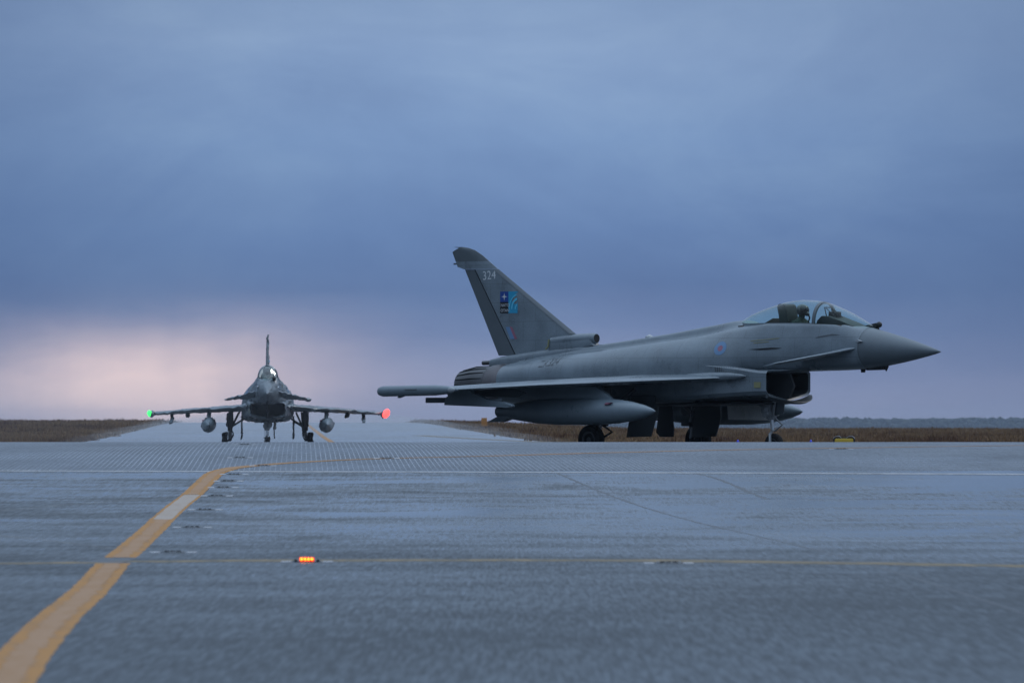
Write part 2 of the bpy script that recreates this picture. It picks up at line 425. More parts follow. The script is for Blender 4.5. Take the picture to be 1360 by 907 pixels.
# ------------------------------------------------------------------ ground, taxiway, runway, markings
def moor_mat():
    m, t, b = pmat('moor_soil', (.09, .06, .035), .95, 0, .1)
    c = t.n('ShaderNodeTexCoord').outputs['Object']
    n = t.noise(t.mapping(c, (.12, .03, 1)), 1.0, 5)
    t.l(t.ramp(n, [(.35, (.05, .032, .022)), (.55, (.12, .08, .045)), (.7, (.17, .125, .07))]), b.inputs['Base Color']); return m
M['moor'] = moor_mat()
ysg = np.unique(np.concatenate([np.arange(-60, 320, 4.0), np.arange(320, 1200, 10.0), np.arange(1200, 14001, 200.0)]))
xg = [-3000, -1000, -300, -120, -90] + list(range(-80, 121, 8)) + [140, 300, 1000, 3000]
sheet('ground', ysg, xg, lambda x, y: zterr(x, y) - .06, 'moor')
ys_tw = np.arange(-40, 301, .5)
sheet('taxiway', ys_tw, [-260, -60, -30, -10, 0, 10, 30, 60, 260], lambda x, y: zp(y), 'asphalt')
ys_gr = np.array([134.6] + list(np.arange(135, 173, .5)) + [172.5])
sheet('grooved_strip', sorted(ys_gr), [-60, -30, -10, 0, 10, 30, 60], lambda x, y: zp(y), 'grooved', .001)
ys_rw = np.r_[np.arange(301, 320, 1.0), np.arange(320, 1191, 10.0)]
def rw_x(y):
    c = runway_x(y); h = 13.4 + max(0, (470 - y)) * .35
    return [c - h, c - h * .5, c, c + h * .5, c + h]
sheet('runway', ys_rw, rw_x, lambda x, y: zterr(x, y), 'runway', -.004)

mk = bmesh.new()
yl = [(-2.30, 38), (-2.558, 44.6), (-2.834, 52.9), (-3.10, 62.4), (-3.52, 75.3)]
yl2 = [(-3.60, 78.4), (-3.854, 88.8), (-4.16, 101.5)]
yl3 = [(-4.16, 101.5), (-4.311, 110.3), (-4.40, 117.4)]
yl4 = [(-4.40, 117.4), (-4.47, 122.0), (-4.57, 129), (-4.60, 132.2), (-4.50, 136.0), (-4.114, 138.8), (-3.472, 141.4), (-2.337, 144.2), (-.517, 146.6), (1.319, 149.5), (4.35, 154.1), (9.0, 160), (14, 165)]
LW = .30
for seg, q in ((yl, .0012), (yl2, .0012), (yl3, .0012), (yl4, .0045)): strip_mesh(mk, seg, LW, q, .4, 0, .05)
for seg in (yl, yl2): strip_mesh(mk, seg, .15, .0024, .25, 1, .35)
strip_mesh(mk, yl3, .22, .0024, .3, 2, .06)
strip_mesh(mk, yl4[:9], .14, .0058, .4, 1, .25)
strip_mesh(mk, [(-14, 134.9), (0, 133.2), (14, 130.2)], .95, .003, .5, 4)
strip_mesh(mk, [(-5.2, 74.9), (-4.5, 75.14), (-3.66, 75.7)], .8, .0012, .4, 3, .2)
strip_mesh(mk, [(-3.40, 76.05), (-2.03, 76.8), (.544, 77.0), (2.6, 75.6), (5.2, 72.9)], [1.0, 1.2, 1.25, 1.1, .9], .0012, .4, 3, .2)
strip_mesh(mk, [(-7.5, 101.6), (-6.415, 106.9), (-5.447, 112.2), (-4.62, 115.3)], .05, .0012, .4, 5, .3)
strip_mesh(mk, [(-7, 97), (-5.466, 91.1), (-3.483, 81.4)], .035, .0012, .4, 5, .3)
strip_mesh(mk, [(-4.2, 115.9), (0, 115.9), (3.24, 114.8), (9, 113)], .10, .0012, .4, 5, .4)
strip_mesh(mk, [(runway_x(320) + 1, 320), (runway_x(700) + 1, 700), (runway_x(1100) + 1, 1100)], .35, .004, 4, 0)
strip_mesh(mk, [(-6.6, 600), (-1.2, 530), (4, 470)], 1.0, .004, 4, 3)
o = link('road_markings', mk, ['linemark', 'linecore', 'linepale', 'faintline', 'whiteline', 'thinwhite'], None, True, R(180)); tag(o, kind='structure')
jm = bmesh.new()
strip_mesh(jm, [(.6, 135), (1.499, 113.3), (3.116, 75.1), (3.30, 52.7), (3.3, 40)], [.06, .05, .035, .03, .03], .0008, .4, 0, .4)
strip_mesh(jm, [(2.6, 134), (2.991, 130.4), (3.428, 114.3)], .07, .0008, .4, 0, .4)
strip_mesh(jm, [(-3.64, 75.5), (-3.56, 78.3)], .34, .0010, .4, 0, .1)
strip_mesh(jm, [(-4.1, 116.9), (-1.5, 117.0), (1.0, 116.6)], .16, .0009, .4, 0, .4)
o = link('pavement_joints', jm, ['tar'], None, True, R(180)); tag(o, kind='structure')

# ------------------------------------------------------------------ moorland grass and the far woods
def grass_mat():
    m, t, b = pmat('dry_grass', (.16, .12, .06), .9, 0, .15)
    c = t.n('ShaderNodeTexCoord').outputs['Object']
    n = t.math('ADD', t.math('MULTIPLY', t.noise(t.mapping(c, (.16, .035, 1)), 1.0, 4), .65), t.math('MULTIPLY', t.noise(c, 1.1, 3), .35))
    t.l(t.ramp(n, [(.36, (.075, .036, .026)), (.45, (.145, .082, .045)), (.55, (.27, .175, .095)), (.66, (.11, .08, .045))]), b.inputs['Base Color']); return m
M['grass'] = grass_mat()
def grass():
    rng = np.random.default_rng(3); V = []; F = []
    n = 0
    while n < 62000:
        y = 425 + (rng.random() ** 1.25) * 620; half = y * .0625
        x = rng.uniform(-half - 4, half + 4)
        edge = runway_x(y); hw = 14.0 + max(0, (470 - y)) * .35 + 1.2 * noise.noise(Vector((y * .03, 0, 9))) + rng.normal(0, .35)
        if abs(x - edge) < hw: continue
        z = zterr(x, y) - .07
        hmod = noise.noise(Vector((x * .11, y * .03, 0))) * .5 + noise.noise(Vector((x * .45, y * .12, 4))) * .35
        h = max(.12, (.36 + hmod * .42) * rng.uniform(.55, 1.3))
        for k in range(3):
            a = rng.uniform(0, math.pi); wd = rng.uniform(.04, .10); ln = rng.uniform(-.22, .22); ln2 = rng.uniform(-.15, .15)
            bx, by = x + rng.normal(0, .12), y + rng.normal(0, .12); i = len(V)
            ca, sa = math.cos(a) * wd, math.sin(a) * wd; hh = h * rng.uniform(.7, 1.1)
            V += [(bx - ca, by - sa, z), (bx + ca, by + sa, z), (bx + ln, by + ln2, z + hh)]
            F.append((i, i + 1, i + 2))
        n += 1
    me = bpy.data.meshes.new('grass'); me.from_pydata(V, [], F); me.materials.append(M['grass'])
    o = bpy.data.objects.new('grass', me); COL.objects.link(o)
    tag(o, 'dry brown moorland grass in front of the far woods', 'grass', kind='stuff')
grass()

def foliage_mat():
    m, t, b = pmat('wood_foliage', (.04, .05, .035), .9, 0, .1)
    c = t.n('ShaderNodeTexCoord').outputs['Object']
    t.l(t.ramp(t.noise(c, .12, 4), [(.35, (.030, .036, .028)), (.65, (.065, .066, .045))]), b.inputs['Base Color']); return m
M['woods'] = foliage_mat()
def woods():
    rng = random.Random(11); bm = bmesh.new()
    tmpl = bmesh.new(); bmesh.ops.create_icosphere(tmpl, subdivisions=1, radius=1.0)
    tv = [v.co.copy() for v in tmpl.verts]; tf = [[v.index for v in f.verts] for f in tmpl.faces]; tmpl.free()
    V = []; F = []
    for i in range(7000):
        y = rng.uniform(10600, 11400); x = rng.uniform(-140, 1150)
        px = 680 + x / y * FPX
        amp = min(1, max(.12, (px - 560) / 480))
        top = (10.5 + 1.8 * noise.noise(Vector((x * .009, 0, 3))) + rng.uniform(-1.6, .8)) * amp + 1.0
        zc = rng.uniform(.0, 1) * top; r = rng.uniform(1.8, 3.4) * (.5 + .5 * amp)
        zc = min(zc, top - r * .5)
        k = len(V)
        for v in tv:
            q = 1 + rng.uniform(-.25, .25)
            V.append((x + v.x * r * 1.5 * q, y + v.y * r * q, zc + v.z * r * q))
        F += [[k + j for j in f] for f in tf]
    me = bpy.data.meshes.new('distant_woods'); me.from_pydata(V, [], F); me.materials.append(M['woods'])
    o = bpy.data.objects.new('distant_woods', me); COL.objects.link(o)
    tag(o, 'hazy blue line of far-off woods along the right horizon', 'woods', kind='stuff')
woods()

# ------------------------------------------------------------------ haze
hb = bmesh.new(); box(hb, (-1600, -120, -1.6), (1600, 12200, 24))
hm = bpy.data.materials.new('haze_air'); hm.use_nodes = True; ht = NT(hm.node_tree)
pv = ht.n('ShaderNodeVolumePrincipled'); pv.inputs['Color'].default_value = (.66, .80, 1.0, 1); pv.inputs['Density'].default_value = .000045
pv.inputs['Anisotropy'].default_value = .2
ho = ht.n('ShaderNodeOutputMaterial'); ht.l(pv.outputs[0], ho.inputs['Volume'])
o = link('haze', hb, hm, None, False); tag(o, 'thin blue evening haze over the whole airfield', 'haze', kind='stuff')

em = bpy.data.materials.new('exhaust_air'); em.use_nodes = True; et = NT(em.node_tree)
ev = et.n('ShaderNodeVolumePrincipled'); ev.inputs['Color'].default_value = (.9, .93, 1, 1); ev.inputs['Density'].default_value = .011
eo = et.n('ShaderNodeOutputMaterial'); et.l(ev.outputs[0], eo.inputs['Volume'])
eb = bmesh.new(); e0 = Vector((-2.2, 214.6, 1.7)); ed_ = Vector((-.725, .688, -.004)).normalized(); eu = ed_.cross(Vector((0, 0, 1))).normalized()
skin_rings(eb, [[e0 + ed_ * a + eu * (r * math.cos(2 * math.pi * k / 24)) + Vector((0, 0, zo + r * q * math.sin(2 * math.pi * k / 24))) for k in range(24)]
                for a, r, q, zo in ((0, .2, 1, 0), (3, .8, .9, -.1), (10, 1.8, .62, -.25), (22, 3.0, .42, -.35), (38, 3.6, .30, -.5), (55, 2.6, .26, -.7), (66, .3, .3, -.9))])
gm = bpy.data.materials.new('mist_air'); gm.use_nodes = True; gt = NT(gm.node_tree)
gv = gt.n('ShaderNodeVolumePrincipled'); gv.inputs['Color'].default_value = (.9, .94, 1, 1); gv.inputs['Density'].default_value = .0018
go = gt.n('ShaderNodeOutputMaterial'); gt.l(gv.outputs[0], go.inputs['Volume'])
gb = bmesh.new(); rows = []
for y in np.arange(425, 1030, 11.0):
    f = math.sin(math.pi * min(max((y - 425) / 594, 0), 1)) ** .4; c = runway_x(y); hw = 15 + 2 * noise.noise(Vector((y * .012, 2, 0))); row = []
    for u in np.linspace(-1, 1, 15):
        x = c + u * hw; h = (.25 + 1.15 * (1 - abs(u) ** 2.5)) * f * (1 + .45 * noise.noise(Vector((x * .12, y * .012, 5))))
        row.append((x, y, zp(y) + h))
    zb = zp(y) - .4
    rows.append(row + [(c + hw, y, zb)] + [(c - hw, y, zb)])
skin_rings(gb, rows)
tag(link('ground_mist', gb, gm, None, True, R(180)), 'low pale mist lying over the wet runway behind the head-on jet', 'mist', kind='stuff')
tag(link('exhaust_haze', eb, em, None, True, R(180)), 'faint pale exhaust mist trailing behind the side-on jet', 'exhaust haze', kind='stuff')

# ------------------------------------------------------------------ the fighter jet (local axes: +x nose, +y port, z up; t = distance behind the nose)
T0 = 7.5
def ell(zc, a, h): return [(a * math.cos(R(f)), zc + h * math.sin(R(f))) for f in (90, 66, 42, 16, -12, -40, -66, -90)]
SEC = [
 (2.20, ell(2.555, .47, .495)),
 (2.45, [(0, 3.085), (.21, 3.06), (.34, 2.99), (.45, 2.80), (.49, 2.5), (.44, 2.22), (.25, 2.08), (0, 2.055)]),
 (2.75, [(0, 3.085), (.26, 3.10), (.37, 3.10), (.47, 2.90), (.52, 2.56), (.48, 2.24), (.29, 2.07), (0, 2.045)]),
 (3.05, [(0, 2.62), (.30, 2.64), (.40, 3.115), (.49, 2.94), (.55, 2.58), (.51, 2.24), (.32, 2.06), (0, 2.035)]),
 (4.20, [(0, 2.50), (.34, 2.52), (.45, 3.13), (.54, 2.96), (.61, 2.6), (.58, 2.24), (.38, 2.04), (0, 2.015)]),
 (5.05, [(0, 2.55), (.32, 2.57), (.45, 3.14), (.57, 2.98), (.66, 2.6), (.65, 2.24), (.44, 2.02), (0, 1.99)]),
 (5.60, [(0, 3.00), (.28, 3.02), (.42, 3.13), (.59, 2.99), (.74, 2.6), (.76, 2.22), (.52, 1.98), (0, 1.95)]),
 (6.15, [(0, 3.26), (.18, 3.23), (.36, 3.09), (.62, 2.97), (.86, 2.6), (.95, 2.2), (.80, 1.62), (0, 1.45)]),
 (7.20, [(0, 3.14), (.14, 3.11), (.29, 2.895), (.71, 2.83), (1.03, 2.5), (1.12, 2.02), (1.0, 1.36), (0, 1.27)]),
 (8.44, [(0, 2.98), (.13, 2.95), (.27, 2.765), (.75, 2.70), (1.08, 2.36), (1.15, 1.92), (1.02, 1.31), (0, 1.24)]),
 (10.95, [(0, 2.71), (.12, 2.68), (.26, 2.525), (.76, 2.46), (1.08, 2.2), (1.14, 1.8), (1.0, 1.28), (0, 1.22)]),
 (12.5, [(0, 2.58), (.11, 2.55), (.24, 2.405), (.75, 2.33), (1.04, 2.10), (1.07, 1.7), (.9, 1.28), (0, 1.22)]),
 (13.6, [(0, 2.46), (.11, 2.43), (.2, 2.30), (.70, 2.20), (.97, 1.98), (.98, 1.62), (.8, 1.30), (0, 1.26)]),
]
def full_ring(half, x):
    r = [(x, -p[0], p[1]) for p in half]                    # starboard half, top to bottom
    l_ = [(x, p[0], p[1]) for p in half[::-1][1:-1]]
    return r + l_
def build_fuselage():
    ts = [s[0] for s in SEC]; Y = np.array([s[1] for s in SEC])
    tq = np.unique(np.r_[np.linspace(ts[0], ts[-1], 96), ts])
    Q = herm(ts, Y, tq)
    bm = bmesh.new(); rings = []
    for t, sec in zip(tq, Q):
        pp = crom(sec, np.linspace(0, 7, 36)); pp[:, 0] = np.maximum(pp[:, 0], 0); pp[0, 0] = 0; pp[-1, 0] = 0
        rings.append(full_ring([tuple(p) for p in pp], T0 - t))
    skin_rings(bm, rings)
    # deeper colour inside the cockpit tub
    for f in bm.faces:
        c = f.calc_center_median(); t = T0 - c.x
        if 2.8 < t < 6.0 and abs(c.y) < .40 and c.z > 2.35 and c.z < 3.12 - (0.0 if t < 5.7 else .0): f.material_index = 1
    return bm

def airfoil(bm, stations, mat=0):
    """stations: (y, xLE, xTE, zLE, zTE, thickness)"""
    us = [0, .004, .015, .04, .09, .18, .32, .5, .7, .88, 1.0]
    rings = []
    for y, xl, xt, zl, zt, th in stations:
        def tk(u): return th * (1.4845 * math.sqrt(u) - .63 * u - 1.758 * u * u + 1.4215 * u ** 3 - .5075 * u ** 4) * 1.0
        up = [(xl + (xt - xl) * u, y, zl + (zt - zl) * u + tk(u)) for u in us]
        dn = [(xl + (xt - xl) * u, y, zl + (zt - zl) * u - tk(u) * .8) for u in us[::-1][:-1]]
        rings.append(up + dn)
    skin_rings(bm, rings, True, True, mat)

def text_mesh(s, size):
    cu = bpy.data.curves.new('t', 'FONT'); cu.body = s; cu.size = size; cu.resolution_u = 3
    ob = bpy.data.objects.new('t', cu); COL.objects.link(ob)
    dg = bpy.context.evaluated_depsgraph_get(); dg.update()
    me = bpy.data.meshes.new_from_object(ob.evaluated_get(dg))
    bm = bmesh.new(); bm.from_mesh(me)
    bpy.data.objects.remove(ob); bpy.data.curves.remove(cu); bpy.data.meshes.remove(me)
    bmesh.ops.triangulate(bm, faces=bm.faces)
    return bm

def bvh_of(*objs):
    bm = bmesh.new()
    for o in objs: bm.from_mesh(o.data)
    t = BVHTree.FromBMesh(bm); bm.free(); return t

def project(bm, tree, off=.006, side=-1):
    """lay flat (x, z) marks onto the starboard (-1) or port (+1) skin"""
    for v in bm.verts:
        h = tree.ray_cast(Vector((v.co.x, side * 4.0, v.co.z)), Vector((0, -side, 0)))
        v.co.y = (h[0].y if h[0] else 0) + side * off

def poly2(bm, pts, mat=0, sub=1):
    f = bm.faces.new([bm.verts.new((x, 0, z)) for x, z in pts]); f.material_index = mat
    return f

def txt(body, size, x, z, rot=0., sx=1., shear=0.):
    b = text_mesh(body, size); c, s = math.cos(rot), math.sin(rot)
    for v in b.verts:
        a, d = v.co.x * sx + v.co.y * shear, v.co.y
        v.co = Vector((x + a * c - d * s, 0, z + a * s + d * c))
    return b

def disc2(bm, x, z, r, mat, n=24, r0=0.):
    if r0 <= 0:
        poly2(bm, [(x + r * math.cos(2 * math.pi * k / n), z + r * math.sin(2 * math.pi * k / n)) for k in range(n)], mat)
    else:
        a = [bm.verts.new((x + r * math.cos(2 * math.pi * k / n), 0, z + r * math.sin(2 * math.pi * k / n))) for k in range(n)]
        b = [bm.verts.new((x + r0 * math.cos(2 * math.pi * k / n), 0, z + r0 * math.sin(2 * math.pi * k / n))) for k in range(n)]
        for k in range(n): bm.faces.new((a[k], a[(k + 1) % n], b[(k + 1) % n], b[k])).material_index = mat

def fin_edge(z):
    """leading and trailing edge x of the fin at height z"""
    LE = [(2.30, -2.95), (2.96, -4.33), (4.0, -6.02), (4.6, -6.98), (4.95, -7.52), (5.08, -7.78), (5.14, -8.0), (5.165, -8.2)]
    TE = [(2.30, -6.85), (2.42, -6.94), (4.64, -8.14), (4.66, -8.34), (5.04, -8.53), (5.10, -8.42), (5.14, -8.27), (5.165, -8.21)]
    return float(np.interp(z, [a for a, _ in LE], [b for _, b in LE])), float(np.interp(z, [a for a, _ in TE], [b for _, b in TE]))
def hinge_x(z): return -6.35 - (z - 2.49) * (1.40 / 2.11)

def wheel(name, root, centre, r, wd, side=1):
    """tyre with a rim child"""
    bm = bmesh.new(); n = 36
    pr = [(-wd * .34, r * .55), (-wd * .48, r * .68), (-wd * .5, r * .82), (-wd * .42, r * .93), (-wd * .22, r * .985), (0, r),
          (wd * .22, r * .985), (wd * .42, r * .93), (wd * .5, r * .82), (wd * .48, r * .68), (wd * .34, r * .55)]
    lathe(bm, pr, centre, (0, 1, 0), n)
    t = link(name, bm, 'rubber', root)
    bm = bmesh.new()
    for sg in (-1, 1):
        lathe(bm, [(sg * wd * .30, r * .54), (sg * wd * .44, r * .56), (sg * wd * .44, r * .48), (sg * wd * .30, r * .42), (sg * wd * .26, r * .22), (sg * wd * .40, r * .18), (sg * wd * .42, .004)], centre, (0, 1, 0), 24)
    link('rim', bm, 'geardark', t)
    return t

def make_pilot(root_loc):
    """seated airman; local axes as the jet"""
    p = empty('person', root_loc)
    me = bpy.data.meshes.new('body')
    V = [(0, 0, 2.66), (-.06, 0, 2.92), (-.07, 0, 3.18), (-.03, 0, 3.30), (.03, 0, 3.42),            # pelvis, chest, shoulders, neck, head
         (-.03, .21, 3.17), (.06, .30, 2.95), (.30, .24, 2.86), (.42, .22, 2.86),
         (-.03, -.21, 3.17), (.06, -.30, 2.95), (.30, -.24, 2.86), (.42, -.22, 2.86),
         (.10, .12, 2.64), (.50, .16, 2.74), (.62, .15, 2.66), (.10, -.12, 2.64), (.50, -.16, 2.74), (.62, -.15, 2.66)]
    E = [(0, 1), (1, 2), (2, 3), (3, 4), (2, 5), (5, 6), (6, 7), (7, 8), (2, 9), (9, 10), (10, 11), (11, 12), (0, 13), (13, 14), (14, 15), (0, 16), (16, 17), (17, 18)]
    rad = [.16, .16, .15, .065, .10, .085, .06, .048, .04, .085, .06, .048, .04, .095, .085, .07, .095, .085, .07]
    me.from_pydata(V, E, []); o = bpy.data.objects.new('body', me); COL.objects.link(o)
    md = o.modifiers.new('skin', 'SKIN'); ss = o.modifiers.new('sub', 'SUBSURF'); ss.levels = ss.render_levels = 2
    for v, r in zip(me.skin_vertices[0].data, rad): v.radius = (r, r)
    me.skin_vertices[0].data[0].use_root = True
    dg = bpy.context.evaluated_depsgraph_get(); dg.update()
    me2 = bpy.data.meshes.new_from_object(o.evaluated_get(dg)); bpy.data.objects.remove(o)
    me2.materials.clear(); me2.materials.append(M['suit']); me2.polygons.foreach_set('use_smooth', [True] * len(me2.polygons))
    b = bpy.data.objects.new('body', me2); COL.objects.link(b); b.parent = p
    bm = bmesh.new()
    bmesh.ops.create_icosphere(bm, subdivisions=3, radius=1.0)
    for v in bm.verts: v.co = Vector((.01 + v.co.x * .165 , v.co.y * .14, 3.485 + v.co.z * .145))
    h = link('helmet', bm, 'helmet', p)
    bm = bmesh.new()
    rings = []
    for a in np.linspace(-70, 70, 13):
        rings.append([(.01 + (.165 + d) * math.cos(R(e)) * math.cos(R(a)), (.14 + d) * math.cos(R(e)) * math.sin(R(a)), 3.485 + (.145 + d) * math.sin(R(e)))
                      for e, d in ((-22, .012), (0, .016), (25, .014), (42, .008))])
    skin_rings(bm, rings, False, False)
    link('visor', bm, 'visor', p)
    bm = bmesh.new(); lathe(bm, [(0, .05), (.05, .055), (.09, .04), (.11, .02)], (.12, 0, 3.41), (.9, 0, -.35), 14)
    tube(bm, [(.20, 0, 3.39), (.22, .03, 3.30), (.12, .08, 3.16)], .018, 8)
    link('oxygen_mask', bm, 'panel', p)
    return p

def make_jet():
    root = empty('fighter_jet')
    fus = link('fuselage', build_fuselage(), ['paint', 'deck'], root, True, R(50))
    # radome
    bm = bmesh.new(); tt = [0, .06, .2, .45, .8, 1.2, 1.7, 2.0, 2.2]
    hh = [.004, .028, .070, .135, .218, .306, .405, .460, .4945]
    rings = []
    for t, h in zip(tt, hh):
        zc = 2.46 + .095 * t / 2.2
        rings.append([(T0 - t, h * .95 * math.sin(2 * math.pi * k / 40), zc + h * math.cos(2 * math.pi * k / 40)) for k in range(40)])
    skin_rings(bm, rings); rad = link('radome', bm, 'radome', root)
    bm = bmesh.new()
    skin_rings(bm, [[(T0 - t, (.4655 + d) * math.sin(2 * math.pi * k / 40), 2.555 + (.4895 + d) * math.cos(2 * math.pi * k / 40)) for k in range(40)] for t, d in ((2.19, .007), (2.225, .009))], False)
    link('joint_ring', bm, 'edge', rad)
    # cockpit glass
    top = [(5.36, 3.085), (5.0, 3.25), (4.66, 3.40), (4.3, 3.53), (3.94, 3.645), (3.58, 3.705), (3.15, 3.725), (2.73, 3.69), (2.25, 3.585), (1.76, 3.445), (1.30, 3.27)]
    half = {5.36: .03, 5.0: .20, 4.66: .31, 4.3: .38, 3.94: .415, 3.58: .44, 3.15: .45, 2.73: .455, 2.25: .45, 1.76: .42, 1.30: .20}
    base = {5.36: 3.075, 5.0: 3.09, 4.66: 3.10, 4.3: 3.115, 3.94: 3.12, 3.58: 3.125, 3.15: 3.13, 2.73: 3.135, 2.25: 3.135, 1.76: 3.13, 1.30: 3.15}
    xs = np.array([a for a, _ in top])[::-1]; D = np.array([[z, half[a], base[a]] for a, z in top])[::-1]
    def shell(x0, x1, n, grow=0., na=21, a0=0, a1=180):
        rings = []
        for x in np.linspace(x0, x1, n):
            z, hw, b = herm(xs, D, np.array([x]))[0]
            rings.append([(x, (hw + grow) * math.copysign(abs(math.cos(R(a))) ** .88, math.cos(R(a))), b + (z + grow - b) * abs(math.sin(R(a))) ** .92) for a in np.linspace(a0, a1, na)])
        return rings
    bm = bmesh.new(); skin_rings(bm, shell(5.35, 3.86, 26), False, False); ws = link('windscreen', bm, 'glass', root)
    bm = bmesh.new(); skin_rings(bm, shell(3.80, 1.32, 36), False, False); cn = link('canopy', bm, 'glass', root)
    bm = bmesh.new()
    for x0, x1, gr in ((3.87, 3.79, .008),):
        a = shell(x0, x1, 4, gr); b = shell(x0, x1, 4, -.03)
        skin_rings(bm, a, False, False); skin_rings(bm, b, False, False)
        skin_rings(bm, [a[0], b[0]], False, False); skin_rings(bm, [a[-1], b[-1]], False, False)
    link('arch_frame', bm, 'edge', ws)
    bm = bmesh.new()
    for sg in (0, 1):
        out_, in_ = [], []
        for x in np.linspace(3.80, 1.45, 24):
            z, hw, b = herm(xs, D, np.array([x]))[0]; s_ = -1 if sg else 1
            out_.append([(x, s_ * (hw + .012), b + .045), (x, s_ * (hw + .020), b - .05), (x, s_ * (hw - .05), b - .05), (x, s_ * (hw - .03), b + .045)])
        skin_rings(bm, out_)
    link('sill_frame', bm, 'paint', cn)
    bm = bmesh.new()
    prism(bm, [(1.36, 3.12), (1.75, 3.14), (2.9, 3.17), (2.9, 3.10), (2.4, 2.95), (1.36, 2.95)], -.36, .36, 0)
    prism(bm, [(1.95, 3.17), (2.25, 3.30), (2.45, 3.29), (2.6, 3.17)], -.11, .11, 0, .02)
    link('rear_deck', bm, 'deck', root)
    # seat, panel, sight
    bm = bmesh.new()
    prism(bm, [(2.55, 2.55), (3.02, 2.55), (2.95, 2.70), (2.80, 3.18), (2.84, 3.20), (2.74, 3.60), (2.68, 3.64), (2.52, 3.64), (2.46, 3.58), (2.60, 3.1)], -.20, .20, 0, .03)
    box(bm, (2.95, -.2, 2.55), (3.4, .2, 2.68), 0, .03)
    link('ejection_seat', bm, 'seat', root)
    bm = bmesh.new()
    prism(bm, [(3.72, 2.75), (3.80, 3.22), (3.95, 3.34), (4.2, 3.33), (4.6, 3.20), (4.95, 3.09), (4.95, 2.95), (4.1, 2.75)], -.27, .27, 0, .03)
    link('instrument_panel', bm, 'panel', root)
    bm = bmesh.new()
    for sg in (-1, 1): tube(bm, [(4.0, sg * .12, 3.30), (3.93, sg * .12, 3.54)], .012, 6); tube(bm, [(4.3, sg * .12, 3.30), (3.98, sg * .12, 3.52)], .010, 6)
    tube(bm, [(3.93, -.12, 3.54), (3.93, .12, 3.54)], .012, 6)
    box(bm, (4.02, -.09, 3.30), (4.28, .09, 3.44), 0, .02)
    link('head_up_display', bm, 'panel', root)
    # intake under the cockpit
    def rr(hw, zt, zb, zc, x, n=9):
        pts = [(x, 0, zt), (x, -hw * .55, zt + .005), (x, -hw + .05, zt), (x, -hw, zt - .05), (x, -hw, (zt + zb) / 2), (x, -hw, zb + .08), (x, -hw + .07, zb - .01), (x, -hw * .5, (zb * .45 + zc * .55)), (x, 0, zc)]
        return pts + [(p[0], -p[1], p[2]) for p in pts[::-1][1:-1]]
    bm = bmesh.new()
    outer = [rr(.80, 2.02, 1.46, 1.30, 2.66), rr(.82, 2.03, 1.46, 1.29, 2.4), rr(.92, 2.12, 1.43, 1.27, 1.7), rr(1.04, 2.2, 1.39, 1.26, 1.0), rr(1.08, 2.2, 1.36, 1.25, .3), rr(1.0, 2.1, 1.40, 1.27, -.6)]
    inner = [rr(.80, 2.02, 1.46, 1.30, 2.66), rr(.765, 1.985, 1.50, 1.34, 2.62), rr(.75, 1.96, 1.50, 1.36, 2.2), rr(.72, 1.93, 1.52, 1.42, 1.4), rr(.66, 1.88, 1.55, 1.50, .6)]
    skin_rings(bm, outer, False)
    skin_rings(bm, inner[:2], False)
    itk = link('air_intake', bm, 'paint', root, True, R(35))
    bm = bmesh.new(); skin_rings(bm, inner[1:], False); vs = [bm.verts.new(p) for p in rr(.66, 1.88, 1.55, 1.50, .6)]; f = bm.faces.new(vs); f.material_index = 1
    link('intake_duct', bm, ['inside', 'dark'], itk, True, R(35))
    bm = bmesh.new(); prism(bm, [(2.72, 1.98), (2.86, 1.66), (2.70, 1.36), (1.0, 1.40), (1.0, 1.98)], -.035, .035, 0, .01); link('intake_splitter', bm, 'inside', itk)
    bm = bmesh.new(); prism(bm, [(3.45, 2.055), (2.3, 2.06), (2.3, 2.02), (2.9, 2.02)], -.60, .60, 0, .006); link('diverter_plate', bm, 'paint', itk)
    # drooping lower lip
    bm = bmesh.new(); rings = []
    for a in np.linspace(-1, 1, 17):
        y = a * .79; c = 1.30 + .15 * abs(a) ** 2.2; nx = 3.04 - .32 * abs(a) ** 2.5
        rings.append([(2.64, y, c + .012), (nx, y, c - .02 + .02 * abs(a)), (nx + .015, y, c - .035), (2.95 - .25 * abs(a) ** 2, y, c - .075), (2.64, y, c - .06)])
    skin_rings(bm, rings); link('intake_lip', bm, 'shaded', itk)
    # wings
    for sg in (-1, 1):
        bm = bmesh.new()
        airfoil(bm, [(sg * .85, 1.75, -6.40, 1.87, 1.72, .28), (sg * 1.2, 1.36, -6.38, 1.855, 1.71, .26), (sg * 2.5, -.20, -6.28, 1.775, 1.67, .21), (sg * 3.9, -1.90, -6.15, 1.69, 1.60, .15), (sg * 5.12, -3.40, -6.05, 1.585, 1.55, .10)])
        wg = link('wing', bm, 'paint', root, True, R(60))
        bm = bmesh.new(); prof = [(0, .02), (.08, .055), (.35, .10), (.75, .128), (2.5, .13), (2.62, .10), (2.63, .02)]
        lathe(bm, prof, (-3.30, sg * 5.28, 1.575), (-1, 0, -.012), 20); wp = link('wingtip_pod', bm, 'tank', root)
        bm = bmesh.new(); prism(bm, [(-5.0, 1.45), (-5.25, 1.38), (-5.32, 1.39), (-5.2, 1.47)], sg * 5.28 - .03, sg * 5.28 + .03, 0, .006)
        box(bm, (-4.95, sg * 5.28 + (.105 if sg > 0 else -.135), 1.56), (-4.55, sg * 5.28 + (.135 if sg > 0 else -.105), 1.60), 0, .008)
        link('antenna', bm, 'edge', wp)
        bm = bmesh.new(); bmesh.ops.create_uvsphere(bm, u_segments=14, v_segments=10, radius=.15)
        for v in bm.verts: v.co = Vector((v.co.x * 1.0 - 3.32, sg * 5.42 + v.co.y * .9, 1.575 + v.co.z))
        bm2 = bmesh.new(); bm.free(); bm = bm2
